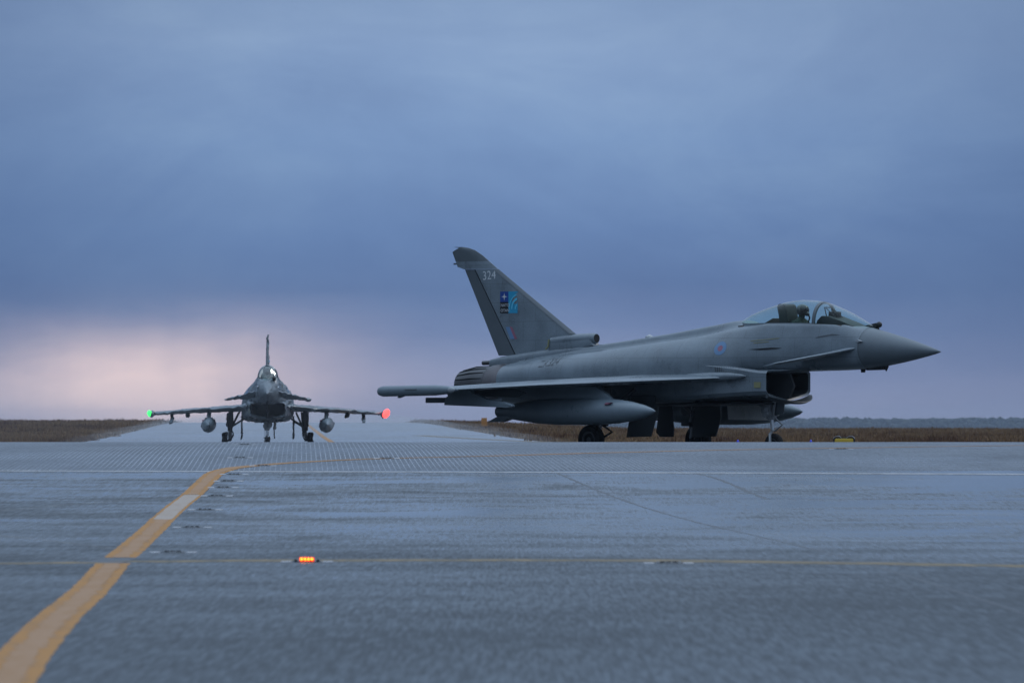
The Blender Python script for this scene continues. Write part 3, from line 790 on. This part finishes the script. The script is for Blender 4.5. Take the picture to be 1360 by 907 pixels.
        bmesh.ops.create_uvsphere(bm, u_segments=14, v_segments=10, radius=.07)
        for v in bm.verts: v.co = Vector((v.co.x * 1.6 - 3.42, sg * 5.385 + v.co.y * .8, 1.575 + v.co.z))
        link('navigation_light', bm, 'lampglass', wp)
        # wing root blister
        bm = bmesh.new(); lathe(bm, [(0, .01), (.15, .06), (.5, .105), (1.0, .12), (1.7, .10)], (2.12, sg * .93, 1.90), (-1, sg * .12, -.02), 16); link('wing_root_fairing', bm, 'paint', root)
        # canard
        bm = bmesh.new(); airfoil(bm, [(sg * .46, 5.22, 3.62, 2.555, 2.285, .13), (sg * .9, 4.86, 3.62, 2.44, 2.23, .10), (sg * 1.5, 4.32, 3.57, 2.29, 2.165, .075), (sg * 1.93, 3.95, 3.52, 2.19, 2.115, .045)])
        link('canard', bm, 'paint', root, True, R(60))
        # drop tank on its pylon
        bm = bmesh.new(); lathe(bm, [(0, .01), (.10, .07), (.35, .15), (.75, .232), (1.2, .29), (1.7, .318), (2.2, .325), (3.2, .325), (3.9, .29), (4.5, .22), (5.0, .155), (5.20, .13), (5.21, .02)], (.76, sg * 2.66, 1.055), (-1, 0, 0), 32)
        tk = link('drop_tank', bm, 'tank', root)
        bm = bmesh.new()
        bm.free()
        for q in (-1, 1):
            bm = bmesh.new(); prism(bm, [(-3.75, .95), (-4.30, .95), (-4.68, .80), (-4.35, .80)], sg * 2.66 - .01 + q * .14, sg * 2.66 + .01 + q * .14, 0); link('tank_fin', bm, 'tank', tk)
        bm = bmesh.new(); prism(bm, [(-.66, 1.22), (-.52, 1.22), (-.44, 1.27), (-.58, 1.27)], sg * 2.66 - .30, sg * 2.66 - .20, 0, .004); link('filler_tag', bm, 'mred', tk)
        bm = bmesh.new(); prism(bm, [(-.62, 1.33), (-.80, 1.48), (-1.15, 1.66), (-4.0, 1.66), (-4.1, 1.5), (-3.6, 1.34)], sg * 2.66 - .07, sg * 2.66 + .07, 0, .03); link('pylon', bm, 'tank', root)
        # outboard launch rails
        bm = bmesh.new(); prism(bm, [(-2.32, 1.185), (-2.37, 1.23), (-2.62, 1.285), (-3.10, 1.31), (-3.70, 1.50), (-3.72, 1.62), (-4.6, 1.60), (-4.42, 1.42), (-4.55, 1.40), (-4.60, 1.21), (-2.45, 1.145), (-2.35, 1.155)], sg * 4.35 - .065, sg * 4.35 + .065, 0, .02)
        lr = link('launch_rail', bm, 'tank', root)
        bm = bmesh.new(); box(bm, (-5.24, sg * 4.35 - .05, 1.265), (-4.58, sg * 4.35 + .05, 1.395), 0, .02); link('rail_end', bm, 'edge', lr)
        bm = bmesh.new(); box(bm, (-3.0, sg * 4.35 - .03, 1.28), (-2.72, sg * 4.35 + .03, 1.36), 0, .02); link('rail_hook', bm, 'edge', lr)
        bm = bmesh.new(); prism(bm, [(-2.6, 1.50), (-2.9, 1.40), (-4.8, 1.42), (-4.9, 1.60), (-3.0, 1.62)], sg * 3.62 - .07, sg * 3.62 + .07, 0, .03); link('pylon', bm, 'shaded', root)
        # engine nozzle
        bm = bmesh.new(); lathe(bm, [(0, .50), (.25, .515), (.55, .49), (.60, .47)], (-6.05, sg * .47, 1.73), (-1, 0, -.01), 32); nz = link('exhaust_nozzle', bm, 'nozzle', root)
        bm = bmesh.new(); lathe(bm, [(0, .47), (.5, .445), (1.05, .36), (1.06, .33), (.5, .36), (.0, .36)], (-6.66, sg * .47, 1.725), (-1, 0, -.01), 18)
        for k in range(18):
            a = 2 * math.pi * k / 18; u = Vector((0, math.cos(a), math.sin(a)))
            p0 = Vector((-6.72, sg * .47, 1.725)) + u * .465; p1 = Vector((-7.2, sg * .47, 1.72)) + u * .445; p2 = Vector((-7.68, sg * .47, 1.715)) + u * .365
            tube(bm, [p0, p1, p2], [.012, .022, .016], 5, 1)
        link('nozzle_petals', bm, ['nozdark', 'dark'], nz, True, R(25))
    # fin base housing with the parachute fairing and scoop
    bm = bmesh.new(); rings = []
    for x, zt, zb, hw in ((-3.2, 2.66, 2.3, .10), (-4.0, 2.70, 2.3, .15), (-5.0, 2.62, 2.2, .17), (-6.0, 2.52, 2.1, .17), (-6.8, 2.43, 2.05, .15), (-7.18, 2.36, 2.12, .12)):
        rings.append([(x, hw * math.copysign(abs(math.cos(a)) ** .7, math.cos(a)), (zt + zb) / 2 + (zt - zb) / 2 * math.copysign(abs(math.sin(a)) ** .7, math.sin(a))) for a in np.linspace(0, 2 * math.pi, 25)[:-1]])
    skin_rings(bm, rings); hs = link('fin_base', bm, 'paint', root)
    bm = bmesh.new(); tube(bm, [(-7.1, 0, 2.28), (-7.5, 0, 2.27)], .055, 14); link('tail_light', bm, 'nozdark', hs)
    bm = bmesh.new(); rings = []
    for x, r, zc in ((-3.64, .115, 2.855), (-3.70, .13, 2.855), (-3.95, .135, 2.85), (-4.6, .14, 2.815), (-5.12, .135, 2.77)):
        rings.append([(x, r * math.cos(a), zc + r * math.sin(a)) for a in np.linspace(0, 2 * math.pi, 21)[:-1]])
    skin_rings(bm, rings, True); prism(bm, [(-3.78, 2.86), (-3.64, 2.68), (-5.14, 2.48), (-5.14, 2.82)], -.132, .132, 0, .03)
    sc = link('air_scoop', bm, 'paint', hs)
    bm = bmesh.new(); lathe(bm, [(0, .10), (.006, .10)], (-3.638, 0, 2.855), (1, 0, 0), 20); link('scoop_mouth', bm, 'dark', sc)
    bm = bmesh.new(); tube(bm, [(-5.11, -.15, 2.84), (-5.13, -.16, 2.66), (-5.2, -.17, 2.60)], .022, 6); link('drain_pipe', bm, 'mgold', sc)
    # fin
    def fin_ring(z, x0, x1, h0, flat_back=False):
        ht = .075 - (z - 2.3) * .0145
        if h0 == 'main':
            pts = [(x0, .006), (x0 - .06, ht * .45), (x0 - .22, ht * .9), (x0 + (x1 - x0) * .45 if x0 - x1 > .6 else x0 - .3, ht), (x1, ht * .86)]
        else:
            pts = [(x0, ht * .84), (x0 + (x1 - x0) * .5, ht * .5), (x1, .006)]
        return [(a, -b, z) for a, b in pts] + [(a, b, z) for a, b in pts[::-1]]
    zs = [2.30, 2.49, 2.96, 3.5, 4.0, 4.4, 4.60]
    bm = bmesh.new(); skin_rings(bm, [fin_ring(z, fin_edge(z)[0], hinge_x(z) + .02, 'main') for z in zs]); fin = link('tail_fin', bm, 'paint', root, True, R(30))
    bm = bmesh.new(); skin_rings(bm, [fin_ring(z, hinge_x(z) - .025, fin_edge(z)[1], 'rud') for z in np.linspace(2.45, 4.60, 7)]); rud = link('rudder', bm, 'edge', fin, True, R(30))
    bm = bmesh.new(); skin_rings(bm, [[(hinge_x(z) + .022, -.052 + (z - 2.3) * .0105, z), (hinge_x(z) - .028, -.052 + (z - 2.3) * .0105, z), (hinge_x(z) - .028, .052 - (z - 2.3) * .0105, z), (hinge_x(z) + .022, .052 - (z - 2.3) * .0105, z)] for z in np.linspace(2.46, 4.60, 5)]); link('hinge_gap', bm, 'dark', fin)
    bm = bmesh.new()
    zc_ = [4.606, 4.655, 4.66, 4.80]
    skin_rings(bm, [fin_ring(z, fin_edge(z)[0], fin_edge(z)[1], 'main') for z in zc_])
    link('fin_tip_band', bm, 'paint', fin, True, R(30))
    bm = bmesh.new(); box(bm, (-8.50, -.02, 4.725), (-8.38, .02, 4.765), 0); link('tail_lamp', bm, 'edge', fin)
    bm = bmesh.new(); skin_rings(bm, [fin_ring(z, fin_edge(z)[0], fin_edge(z)[1], 'main') for z in (4.802, 4.95, 5.04, 5.08, 5.11, 5.14, 5.165)]); link('fin_cap', bm, 'tip', fin, True, R(30))
    bm = bmesh.new(); skin_rings(bm, [[(fin_edge(z)[0] + .012, 0, z), (fin_edge(z)[0] - .05, -.05 + (z - 2.3) * .009, z), (fin_edge(z)[0] - .14, -.082 + (z - 2.3) * .0153, z), (fin_edge(z)[0] - .14, .082 - (z - 2.3) * .0153, z), (fin_edge(z)[0] - .05, .05 - (z - 2.3) * .009, z)] for z in np.linspace(2.97, 4.60, 6)]); link('fin_leading_edge', bm, 'edge', fin)
    # markings on the fin and fuselage, laid on the skin
    tf = bvh_of(fin); ts = bvh_of(fus)
    for side in (-1, 1):
        sx = 1 if side == -1 else -1
        def mark(name, bm, mats, tree, parent, off=.006):
            bmesh.ops.triangulate(bm, faces=[f for f in bm.faces if len(f.verts) > 4])
            project(bm, tree, off, side); return link(name, bm, mats, parent, False)
        def T(body, size, x0, x1, z, rot=0., shear=0.):
            # x0 is the rear end of the word seen from starboard; mirrored words start at the front end
            b = txt(body, size, x0 if side == -1 else x1, z if side == -1 else z + (x1 - x0) * math.tan(rot), (rot if side == -1 else 0), 1, shear)
            if side == 1:
                xs_ = [v.co.x for v in b.verts]; m0 = min(xs_)
                for v in b.verts: v.co.x = x1 - (v.co.x - m0)
            return b
        mark('fin_number', T('324', .31, -7.47, -7.02, 4.33, R(4)), 'white', tf, fin)
        bx0, bx1, bz0, bz1 = -6.86, -6.26, 3.50, 4.04
        bm = bmesh.new(); mid = bx0 + .285
        poly2(bm, [(bx0, bz0 + .28), (mid, bz0 + .28), (mid, bz1), (bx0, bz1)], 0)
        poly2(bm, [(bx0, bz0), (mid, bz0), (mid, bz0 + .28), (bx0, bz0 + .28)], 1)
        poly2(bm, [(mid, bz0), (bx1, bz0), (bx1, bz1), (mid, bz1)], 2)
        badge = mark('tail_badge', bm, ['navy', 'black', 'teal'], tf, fin)
        bm = bmesh.new(); cx, cz = bx0 + .145, bz1 - .13
        for k in range(4):
            a = k * math.pi / 2; u = (math.cos(a), math.sin(a)); v = (-math.sin(a), math.cos(a))
            poly2(bm, [(cx + u[0] * .10, cz + u[1] * .10), (cx + (u[0] + v[0]) * .018, cz + (u[1] + v[1]) * .018), (cx, cz), (cx + (u[0] - v[0]) * .018, cz + (u[1] - v[1]) * .018)], 0)
        mark('compass_star', bm, 'white', tf, badge, .010)
        for r0, r1 in ((.20, .25), (.30, .33), (.08, .13)):
            bm = bmesh.new(); n = 14; c0 = (bx1 + .03, bz0 + .10)
            for k in range(n):
                a, b_ = R(80 + 100 * k / n), R(80 + 100 * (k + 1) / n)
                q = [(c0[0] + r * math.cos(x), c0[1] + r * 1.15 * math.sin(x)) for r, x in ((r0, a), (r1, a), (r1, b_), (r0, b_))]
                if all(mid < p[0] < bx1 and bz0 < p[1] < bz1 for p in q): poly2(bm, q, 0)
            if len(bm.faces): mark('badge_swirl', bm, 'pale', tf, badge, .010)
            else: bm.free()
        b1 = T('NATO', .105, bx0 + .02, bx0 + .27, bz0 + .165); b2 = T('OTAN', .105, bx0 + .02, bx0 + .27, bz0 + .035)
        mark('badge_lettering', b1, 'white', tf, badge, .010); mark('badge_lettering', b2, 'white', tf, badge, .010)
        bm = bmesh.new(); dxs = .30
        poly2(bm, [(-6.50, 2.86), (-6.36, 2.86), (-6.53, 3.16), (-6.67, 3.16)], 0); poly2(bm, [(-6.36, 2.86), (-6.27, 2.86), (-6.44, 3.16), (-6.53, 3.16)], 1)
        mark('fin_flash', bm, ['mblue', 'mred'], tf, fin)
        bm = bmesh.new(); disc2(bm, 1.26, 2.575, .165, 0, 24, .07); disc2(bm, 1.26, 2.575, .07, 1, 16); mark('roundel', bm, ['mblue', 'mred'], ts, fus, .008)
        mark('serial_number', T('ZK324', .24, -4.65, -4.02, 2.14, R(6), .15), 'dkgrey', ts, fus, .008)
        bm = bmesh.new(); poly2(bm, [(2.02, 2.545), (2.35, 2.525), (2.8, 2.545), (3.02, 2.575), (2.7, 2.585)], 0); mark('step_shade', bm, 'dark', ts, fus, .008)  # dark decal painting the shading of a step in the skin
        bm = bmesh.new()
        for k in range(9): poly2(bm, [(1.20 + k * .058, 1.99), (1.232 + k * .058, 1.99), (1.222 + k * .058, 2.12), (1.19 + k * .058, 2.12)], 0)
        mark('vent_grille', bm, 'dkgrey', bvh_of(fus, itk), fus, .010)
        bm = bmesh.new(); poly2(bm, [(2.30, 1.62), (2.5, 1.62), (2.5, 1.76), (2.30, 1.76)], 0); mark('stencil', bm, 'mgold', bvh_of(itk), itk, .008)
        bm = bmesh.new(); poly2(bm, [(2.05, 2.74), (2.9, 2.80), (2.9, 2.815), (2.05, 2.755)], 0); poly2(bm, [(2.15, 2.69), (2.6, 2.72), (2.6, 2.735), (2.15, 2.705)], 0); mark('stencil', bm, 'mgold', ts, fus, .008)
        bm = bmesh.new(); poly2(bm, [(4.0, 2.80), (4.45, 2.86), (4.75, 2.87), (4.5, 2.90), (4.1, 2.84)], 0); mark('formation_strip', bm, 'dkgrey', ts, fus, .008)
    # small fittings
    bm = bmesh.new(); bmesh.ops.create_uvsphere(bm, u_segments=16, v_segments=10, radius=.072)
    for v in bm.verts: v.co += Vector((5.33, .26, 3.12))
    prism(bm, [(5.29, 3.17), (4.95, 3.11), (4.8, 3.0), (5.3, 2.98)], .20, .32, 0, .03); link('infrared_sensor', bm, 'panel', root)
    for sg in (-1, 1):
        bm = bmesh.new(); prism(bm, [(5.42, 2.72), (5.30, 2.76), (5.22, 2.74), (5.3, 2.70)], sg * .47 - .03, sg * .47 + .03, 0); link('air_data_vane', bm, 'steel', root)
    bm = bmesh.new(); prism(bm, [(4.98, 2.08), (5.12, 2.08), (5.10, 1.98), (5.0, 1.98)], -.02, .02, 0); link('belly_antenna', bm, 'panel', root)
    bm = bmesh.new(); prism(bm, [(5.10, 2.095), (5.75, 2.12), (5.70, 2.04), (5.2, 2.03)], -.05, .05, 0); prism(bm, [(5.72, 2.12), (5.85, 2.13), (5.78, 2.01)], -.02, .02, 0); link('belly_antenna', bm, 'panel', root)
    bm = bmesh.new(); lathe(bm, [(0, .10), (.03, .10), (.06, .07), (.09, .02)], (-1.88, 0, 2.85), (0, 0, 1), 14); link('beacon', bm, 'lampglass', root)
    # nose gear
    g = bm = bmesh.new()
    tube(bm, [(2.02, 0, 1.40), (2.12, 0, .85)], .09, 14, 0); lathe(bm, [(0, .12), (.07, .12)], (2.115, 0, .88), (0, 0, 1), 14); tube(bm, [(2.12, 0, .85), (2.155, 0, .58)], .045, 12, 1)
    tube(bm, [(2.155, -.0, .60), (2.17, -.12, .50), (2.20, -.14, .27)], .038, 8, 0); tube(bm, [(2.20, -.15, .27), (2.20, .12, .27)], .03, 8, 0)
    tube(bm, [(2.2, .02, .90), (2.45, .02, .73), (2.2, .02, .58)], .022, 6, 0)
    tube(bm, [(2.08, .05, 1.0), (1.45, .05, 1.36)], .035, 8, 0); tube(bm, [(1.98, -.1, 1.34), (2.0, -.12, .92)], .02, 6, 0); tube(bm, [(2.0, -.18, 1.05), (2.05, .18, 1.05)], .04, 8, 0)
    for yy, zz in ((-.10, 1.20), (-.12, .98), (.1, 1.1)): box(bm, (1.98, yy - .05, zz - .05), (2.2, yy + .05, zz + .05), 0, .015)
    box(bm, (1.93, -.17, 1.02), (2.16, -.07, 1.18), 0, .02); box(bm, (1.95, .06, .95), (2.2, .18, 1.25), 0, .02)
    tube(bm, [(2.05, -.13, 1.35), (2.2, -.16, 1.1), (2.17, -.10, .85), (2.2, -.09, .6)], .014, 6, 0); tube(bm, [(2.0, .1, 1.3), (1.92, .12, 1.0), (2.1, .06, .8)], .014, 6, 0)
    tube(bm, [(2.30, -.08, 1.32), (2.22, -.05, .92)], .03, 8, 0)
    ng = link('nose_gear', bm, ['gear', 'chrome'], root)
    for yy, zz in ((-.15, 1.0), (.13, 1.02)):
        bm = bmesh.new(); lathe(bm, [(0, .05), (.10, .075), (.11, .07), (.09, .01)], (2.1, yy, zz), (1, 0, 0), 14); link('taxi_light', bm, 'steel', ng)
    wheel('nose_wheel', root, (2.20, 0, .265), .265, .17)
    bm = bmesh.new(); prism(bm, [(.40, .86), (.36, 1.25), (1.70, 1.25), (1.70, .84)], .34, .37, 0, .01)
    box(bm, (.5, .30, .89), (1.65, .345, .92), 0); box(bm, (.9, .31, .92), (.94, .345, 1.22), 0); link('nose_gear_door', bm, 'gearwhite', root)
    bm = bmesh.new(); prism(bm, [(2.25, .95), (2.2, 1.30), (2.55, 1.33), (2.5, 1.0)], -.02, .02, 0, .008); link('nose_gear_door', bm, 'edge', root)
    # main gear
    for sg in (-1, 1):
        y = sg * 1.93; bm = bmesh.new()
        tube(bm, [(-1.75, sg * 1.66, 1.66), (-1.95, sg * 1.70, .80)], .12, 14, 0); tube(bm, [(-1.95, sg * 1.70, .80), (-2.02, sg * 1.71, .40)], .07, 12, 1)
        tube(bm, [(-2.02, sg * 1.66, .37), (-2.02, sg * 2.0, .37)], .055, 10, 0)
        tube(bm, [(-1.95, sg * 1.62, .95), (-1.15, sg * 1.30, 1.60)], .05, 8, 0); tube(bm, [(-1.98, sg * 1.60, .74), (-1.66, sg * 1.58, .56), (-2.0, sg * 1.64, .38)], .035, 8, 0)
        tube(bm, [(-1.9, sg * 1.6, 1.0), (-1.9, sg * .95, 1.4)], .045, 8, 0); tube(bm, [(-2.12, sg * 1.7, 1.3), (-2.1, sg * 1.72, .6)], .02, 6, 0)
        box(bm, (-2.3, sg * 1.66 - .06, .70), (-1.75, sg * 1.66 + .06, .80), 0, .02)
        link('main_gear', bm, ['geardark', 'gear'], root)
        wheel('main_wheel', root, (-2.02, y, .37), .37, .25)
        bm = bmesh.new(); prism(bm, [(-1.55, .43), (-1.48, .75), (-1.40, 1.45), (-.60, 1.45), (-.58, .9), (-.74, .45)], sg * 1.17 - .018, sg * 1.17 + .018, 0, .008); link('main_gear_door', bm, 'shaded', root)
        bm = bmesh.new(); prism(bm, [(-2.50, 1.05), (-2.5, 1.58), (-1.7, 1.58), (-1.78, .98), (-2.40, .96)], sg * 1.82 - .02, sg * 1.82 + .02, 0, .01); link('main_gear_door', bm, 'shaded', root)
    bm = bmesh.new(); prism(bm, [(-1.92, .55), (-1.80, .44), (-1.35, .44), (-1.33, .62), (-1.42, 1.25), (-1.80, 1.25)], .28, .31, 0, .008); link('gear_bay_door', bm, 'shaded', root)
    # belly stores fairing
    bm = bmesh.new(); rings = []
    for x, hw, h in ((2.3, .5, .03), (1.0, .7, .05), (-2, .75, .07), (-5, .6, .05), (-6.0, .5, .02)):
        rings.append([(x, hw * math.cos(a), 1.245 + h * math.sin(a)) for a in np.linspace(0, 2 * math.pi, 17)[:-1]])
    skin_rings(bm, rings); link('belly_fairing', bm, 'shaded', root)
    return root

def children(o): return [c for c in bpy.data.objects if c.parent == o]
def copy_tree(o, parent=None):
    c = o.copy(); COL.objects.link(c); c.parent = parent
    for ch in children(o): copy_tree(ch, c)
    return c

jet = make_jet()
pilot = make_pilot((0, 0, 0))
TH = R(43.5)
nose = Vector((10.16, 202.0, .52))
fwd = Vector((math.cos(TH), -math.sin(TH), 0))
jet_loc = nose - fwd * T0
PIL = Vector((3.10, 0, 0))
def place(jet_o, pil_o, loc, rz):
    jet_o.location = loc; jet_o.rotation_euler = (0, 0, rz)
    m = Matrix.Translation(loc) @ Matrix.Rotation(rz, 4, 'Z')
    pil_o.location = m @ PIL; pil_o.rotation_euler = (0, 0, rz)
D2 = 384.0
jx = (355.5 - 680) / FPX * D2
jet2 = copy_tree(jet); pilot2 = copy_tree(pilot)
place(jet, pilot, jet_loc, -TH)
rz2 = math.atan2(-D2, -jx)
place(jet2, pilot2, Vector((jx, D2, zp(D2))), rz2)
tag(jet, 'grey fighter jet in side view with 324 and a blue badge on its tail fin', 'fighter jet', 'fighter jets taxiing')
tag(jet2, 'dark fighter jet facing the camera head-on with lit green and red wingtip lights', 'fighter jet', 'fighter jets taxiing')
tag(pilot, 'pilot in dark helmet seated under the canopy of the side-on grey jet', 'person', 'pilots in the cockpits')
tag(pilot2, 'pilot seated in the cockpit of the head-on jet with lit wingtips', 'person', 'pilots in the cockpits')
# lit wingtip lamps of the approaching jet
for pod in children(jet2):
    if pod.name.startswith('wingtip_pod'):
        for lg in children(pod):
            if lg.name.startswith('navigation_light'):
                port = sum(v.co.y for v in lg.data.vertices) > 0
                me = lg.data.copy(); me.materials.clear(); me.materials.append(M['red'] if port else M['green'])
                c = sum((v.co for v in me.vertices), Vector()) / len(me.vertices)
                for v in me.vertices: v.co = c + (v.co - c) * (2.6 if port else 1.9)
                lg.data = me; lg['label'] = 'glowing red wingtip lamp' if port else 'glowing green wingtip lamp'

# the approaching jet stands behind the first one's hot exhaust: its outline wavers
wob = bpy.data.textures.new('waver', 'CLOUDS'); wob.noise_scale = .22; wob.noise_depth = 1
def waver(o):
    for c in children(o):
        if c.type == 'MESH' and c.name.split('.')[0] not in ('canopy', 'windscreen', 'canopy_glare'):
            nv = len(c.data.vertices)
            if nv < 1500:
                m = c.modifiers.new('fine', 'SUBSURF'); m.subdivision_type = 'SIMPLE'; m.levels = m.render_levels = 3 if nv < 160 else 1
            for ax, st in (('Y', .14), ('Z', .17)):
                m = c.modifiers.new('waver', 'DISPLACE'); m.texture = wob; m.texture_coords = 'LOCAL'; m.direction = ax; m.strength = st; m.mid_level = .5
        waver(c)
glare_bm = bmesh.new(); bmesh.ops.create_uvsphere(glare_bm, u_segments=16, v_segments=10, radius=.15)  # glowing ball added to stand for the glare on the canopy
for v in glare_bm.verts: v.co = Vector((2.9 + v.co.x * .5, .23 + v.co.y * .85, 3.40 + v.co.z * 1.1))
tag(link('canopy_glare', glare_bm, 'glare', jet2), 'bright white canopy glare, an added glowing ball')
waver(jet2)

# ------------------------------------------------------------------ airfield lights
def make_inset():
    r = empty('inset_light'); bm = bmesh.new()
    lathe(bm, [(0, .125), (.004, .12), (.009, .095), (.010, .01)], (0, 0, 0), (0, 0, 1), 20); link('housing', bm, 'darksteel', r)
    for sx in (-1, 1):
        bm = bmesh.new(); box(bm, (sx * .175 - .045, -.30, -.010), (sx * .175 + .045, .30, .003), 0, .001); link('sealant_patch', bm, 'sealant', r)
    bm = bmesh.new()
    bm.free()
    for k in (-.055, 0, .055):
        bm = bmesh.new(); box(bm, (k - .022, -.085, .002), (k + .022, -.045, .018), 0, .004); link('lens', bm, 'blackpaint', r)
    for a in (R(200), R(340)):
        bm = bmesh.new(); lathe(bm, [(0, .014), (.010, .012)], (.100 * math.cos(a), .100 * math.sin(a), .006), (0, 0, 1), 8); link('bolt', bm, 'steel', r)
    return r
def put_on_ground(o, x, y, rz=0., dz=.003):
    o.location = (x, y, zp(y) + dz); s = math.atan2(zp(y + 1) - zp(y - 1), 2.0); o.rotation_euler = (s, 0, rz)
ins = make_inset()
IN = [(-3.223, 81.16, 'unlit inset light right of the yellow line, nearest the faint cross line'),
      (-3.606, 96.26, 'unlit inset light beside the yellow line, second of the row from the camera'),
      (-3.862, 107.4, 'unlit inset light right of the pale worn patch of the yellow line'),
      (-4.032, 116.58, 'unlit inset light at the far end of the pale yellow line patch'),
      (-4.136, 122.22, 'unlit inset light beside the yellow line, fifth of the row counted from the camera'),
      (-4.205, 126.58, 'unlit inset light beside the yellow line, sixth of the row counted from the camera'),
      (-4.281, 131.48, 'unlit inset light beside the bend of the yellow line just before the white line'),
      (-4.041, 138.4, 'unlit inset light touching the yellow line just past the white line'),
      (-4.624, 145.16, 'unlit inset light on the grooved strip left of the bend, the nearer of two'),
      (-5.073, 162.0, 'unlit inset light on the crest just below the head-on jet'),
      (-2.126, 144.6, 'unlit inset light on the thin yellow line crossing the grooved strip'),
      (1.379, 75.14, 'unlit inset light on the faint yellow cross line, right of the glowing red one'),
      (5.966, 154.72, 'unlit inset light on the grooved strip in front of the yellow guard light')]
for i, (x, y, lab) in enumerate(IN):
    o = ins if i == 0 else copy_tree(ins)
    put_on_ground(o, x, y); tag(o, lab, 'inset light', 'inset lights in the pavement')
stop = empty('stop_bar_light'); bm = bmesh.new()
lathe(bm, [(0, .135), (.008, .13), (.016, .11), (.020, .01)], (0, 0, 0), (0, 0, 1), 22); link('housing', bm, 'darksteel', stop)
for sx in (-1, 1):
    bm = bmesh.new(); box(bm, (sx * .185 - .045, -.30, -.010), (sx * .185 + .045, .30, .003), 0, .001); link('sealant_patch', bm, 'sealant', stop)
bm = bmesh.new(); box(bm, (-.066, -.13, .004), (.066, -.10, .042), 0, .006); link('lens', bm, 'amberhalo', stop)
for k in range(4):
    bm = bmesh.new(); bmesh.ops.create_uvsphere(bm, u_segments=12, v_segments=8, radius=.0125)
    for v in bm.verts: v.co += Vector((-.046 + k * .0307, -.132, .025))
    link('lamp', bm, 'amber', stop)
for sx in (-.10, .10):
    bm = bmesh.new(); box(bm, (sx - .013, -.10, .004), (sx + .013, -.07, .022), 0, .006); link('bolt', bm, 'blackpaint', stop)
put_on_ground(stop, -1.824, 75.98); tag(stop, 'inset stop light glowing red and orange on the faint yellow cross line', 'stop light')

def make_guard():
    r = empty('runway_guard_light')
    bm = bmesh.new(); box(bm, (-.44, -.12, .36), (.44, .14, .84), 0, .10); link('housing', bm, 'yellow', r)
    bm = bmesh.new()
    outline = [(-.50, .40), (.50, .40), (.50, .82), (.42, .92), (-.42, .92), (-.50, .82)]
    prism(bm, outline, -.02, .06, 0, .01); link('backing_board', bm, 'blackpaint', r)
    for sg in (-1, 1):
        bm = bmesh.new(); lathe(bm, [(0, .15), (.03, .16), (.05, .01)], (sg * .24, -.12, .64), (0, -1, 0), 20); lp = link('lamp', bm, 'lampglass', r)
        bm = bmesh.new(); rings = []
        for a in np.linspace(10, 170, 15):
            ca, sa = math.cos(R(a)), math.sin(R(a))
            rings.append([(sg * .30 + ca * .20, .10, .78 + sa * .20), (sg * .30 + ca * .205, -.22, .78 + sa * .205), (sg * .30 + ca * .185, -.22, .78 + sa * .185), (sg * .30 + ca * .18, .10, .78 + sa * .18)])
        skin_rings(bm, rings); link('hood', bm, 'steel', lp)
    for sx in (-.3, .3):
        bm = bmesh.new(); tube(bm, [(sx, 0, -.5), (sx, 0, .45)], .04, 8); link('leg', bm, 'yellow', r)
    return r
gd = make_guard()
GY = 300.0; gz = 1.2 - (588.5 - 567) / FPX * GY - .52
gd.location = ((1121 - 680) / FPX * GY, GY, zp(GY) - .03); gd.rotation_euler = (0, 0, R(176)); gd.scale = (.76, .76, .60)
tag(gd, 'yellow guard light with two hooded lamps low at the pavement edge right of the jet', 'guard light')

M['orange'] = paint('orange_paint', (.50, .22, .05), .5, .2, False)
def make_marker():
    r = empty('marker_board'); bm = bmesh.new()
    prism(bm, [(-.27, .22), (.27, .22), (.24, .95), (-.24, .95)], -.05, .05, 0, .02); link('board', bm, 'orange', r)
    for sx in (-.18, .18):
        bm = bmesh.new(); tube(bm, [(sx, 0, -.2), (sx, 0, .25)], .03, 8); link('leg', bm, 'steel', r)
    return r
po = make_marker(); PY = 740.0; px_ = (643 - 680) / FPX * PY
po.location = (px_, PY, zterr(px_, PY) - .04)
tag(po, 'small orange marker board standing in the brown grass behind the drop tank', 'marker board')

def make_edge():
    r = empty('edge_light'); bm = bmesh.new()
    lathe(bm, [(0, .10), (.03, .10), (.05, .035), (.30, .03)], (0, 0, 0), (0, 0, 1), 12); link('stem', bm, 'blackpaint', r)
    bm = bmesh.new(); lathe(bm, [(.30, .05), (.34, .065), (.42, .06), (.46, .03), (.47, .005)], (0, 0, 0), (0, 0, 1), 12); link('lamp', bm, 'blue', r)
    return r
ed = make_edge()
for i, (px, py, lab) in enumerate([(980, 240, 'small blue taxiway edge light between the far main wheel and the nose wheel'), (1077, 240, 'small blue taxiway edge light between the nose wheel and the yellow guard light')]):
    o = ed if i == 0 else copy_tree(ed)
    x = (px - 680) / FPX * py; o.location = (x, py, zp(py)); o.scale = (.55, .55, .80); tag(o, lab, 'edge light', 'blue taxiway edge lights')
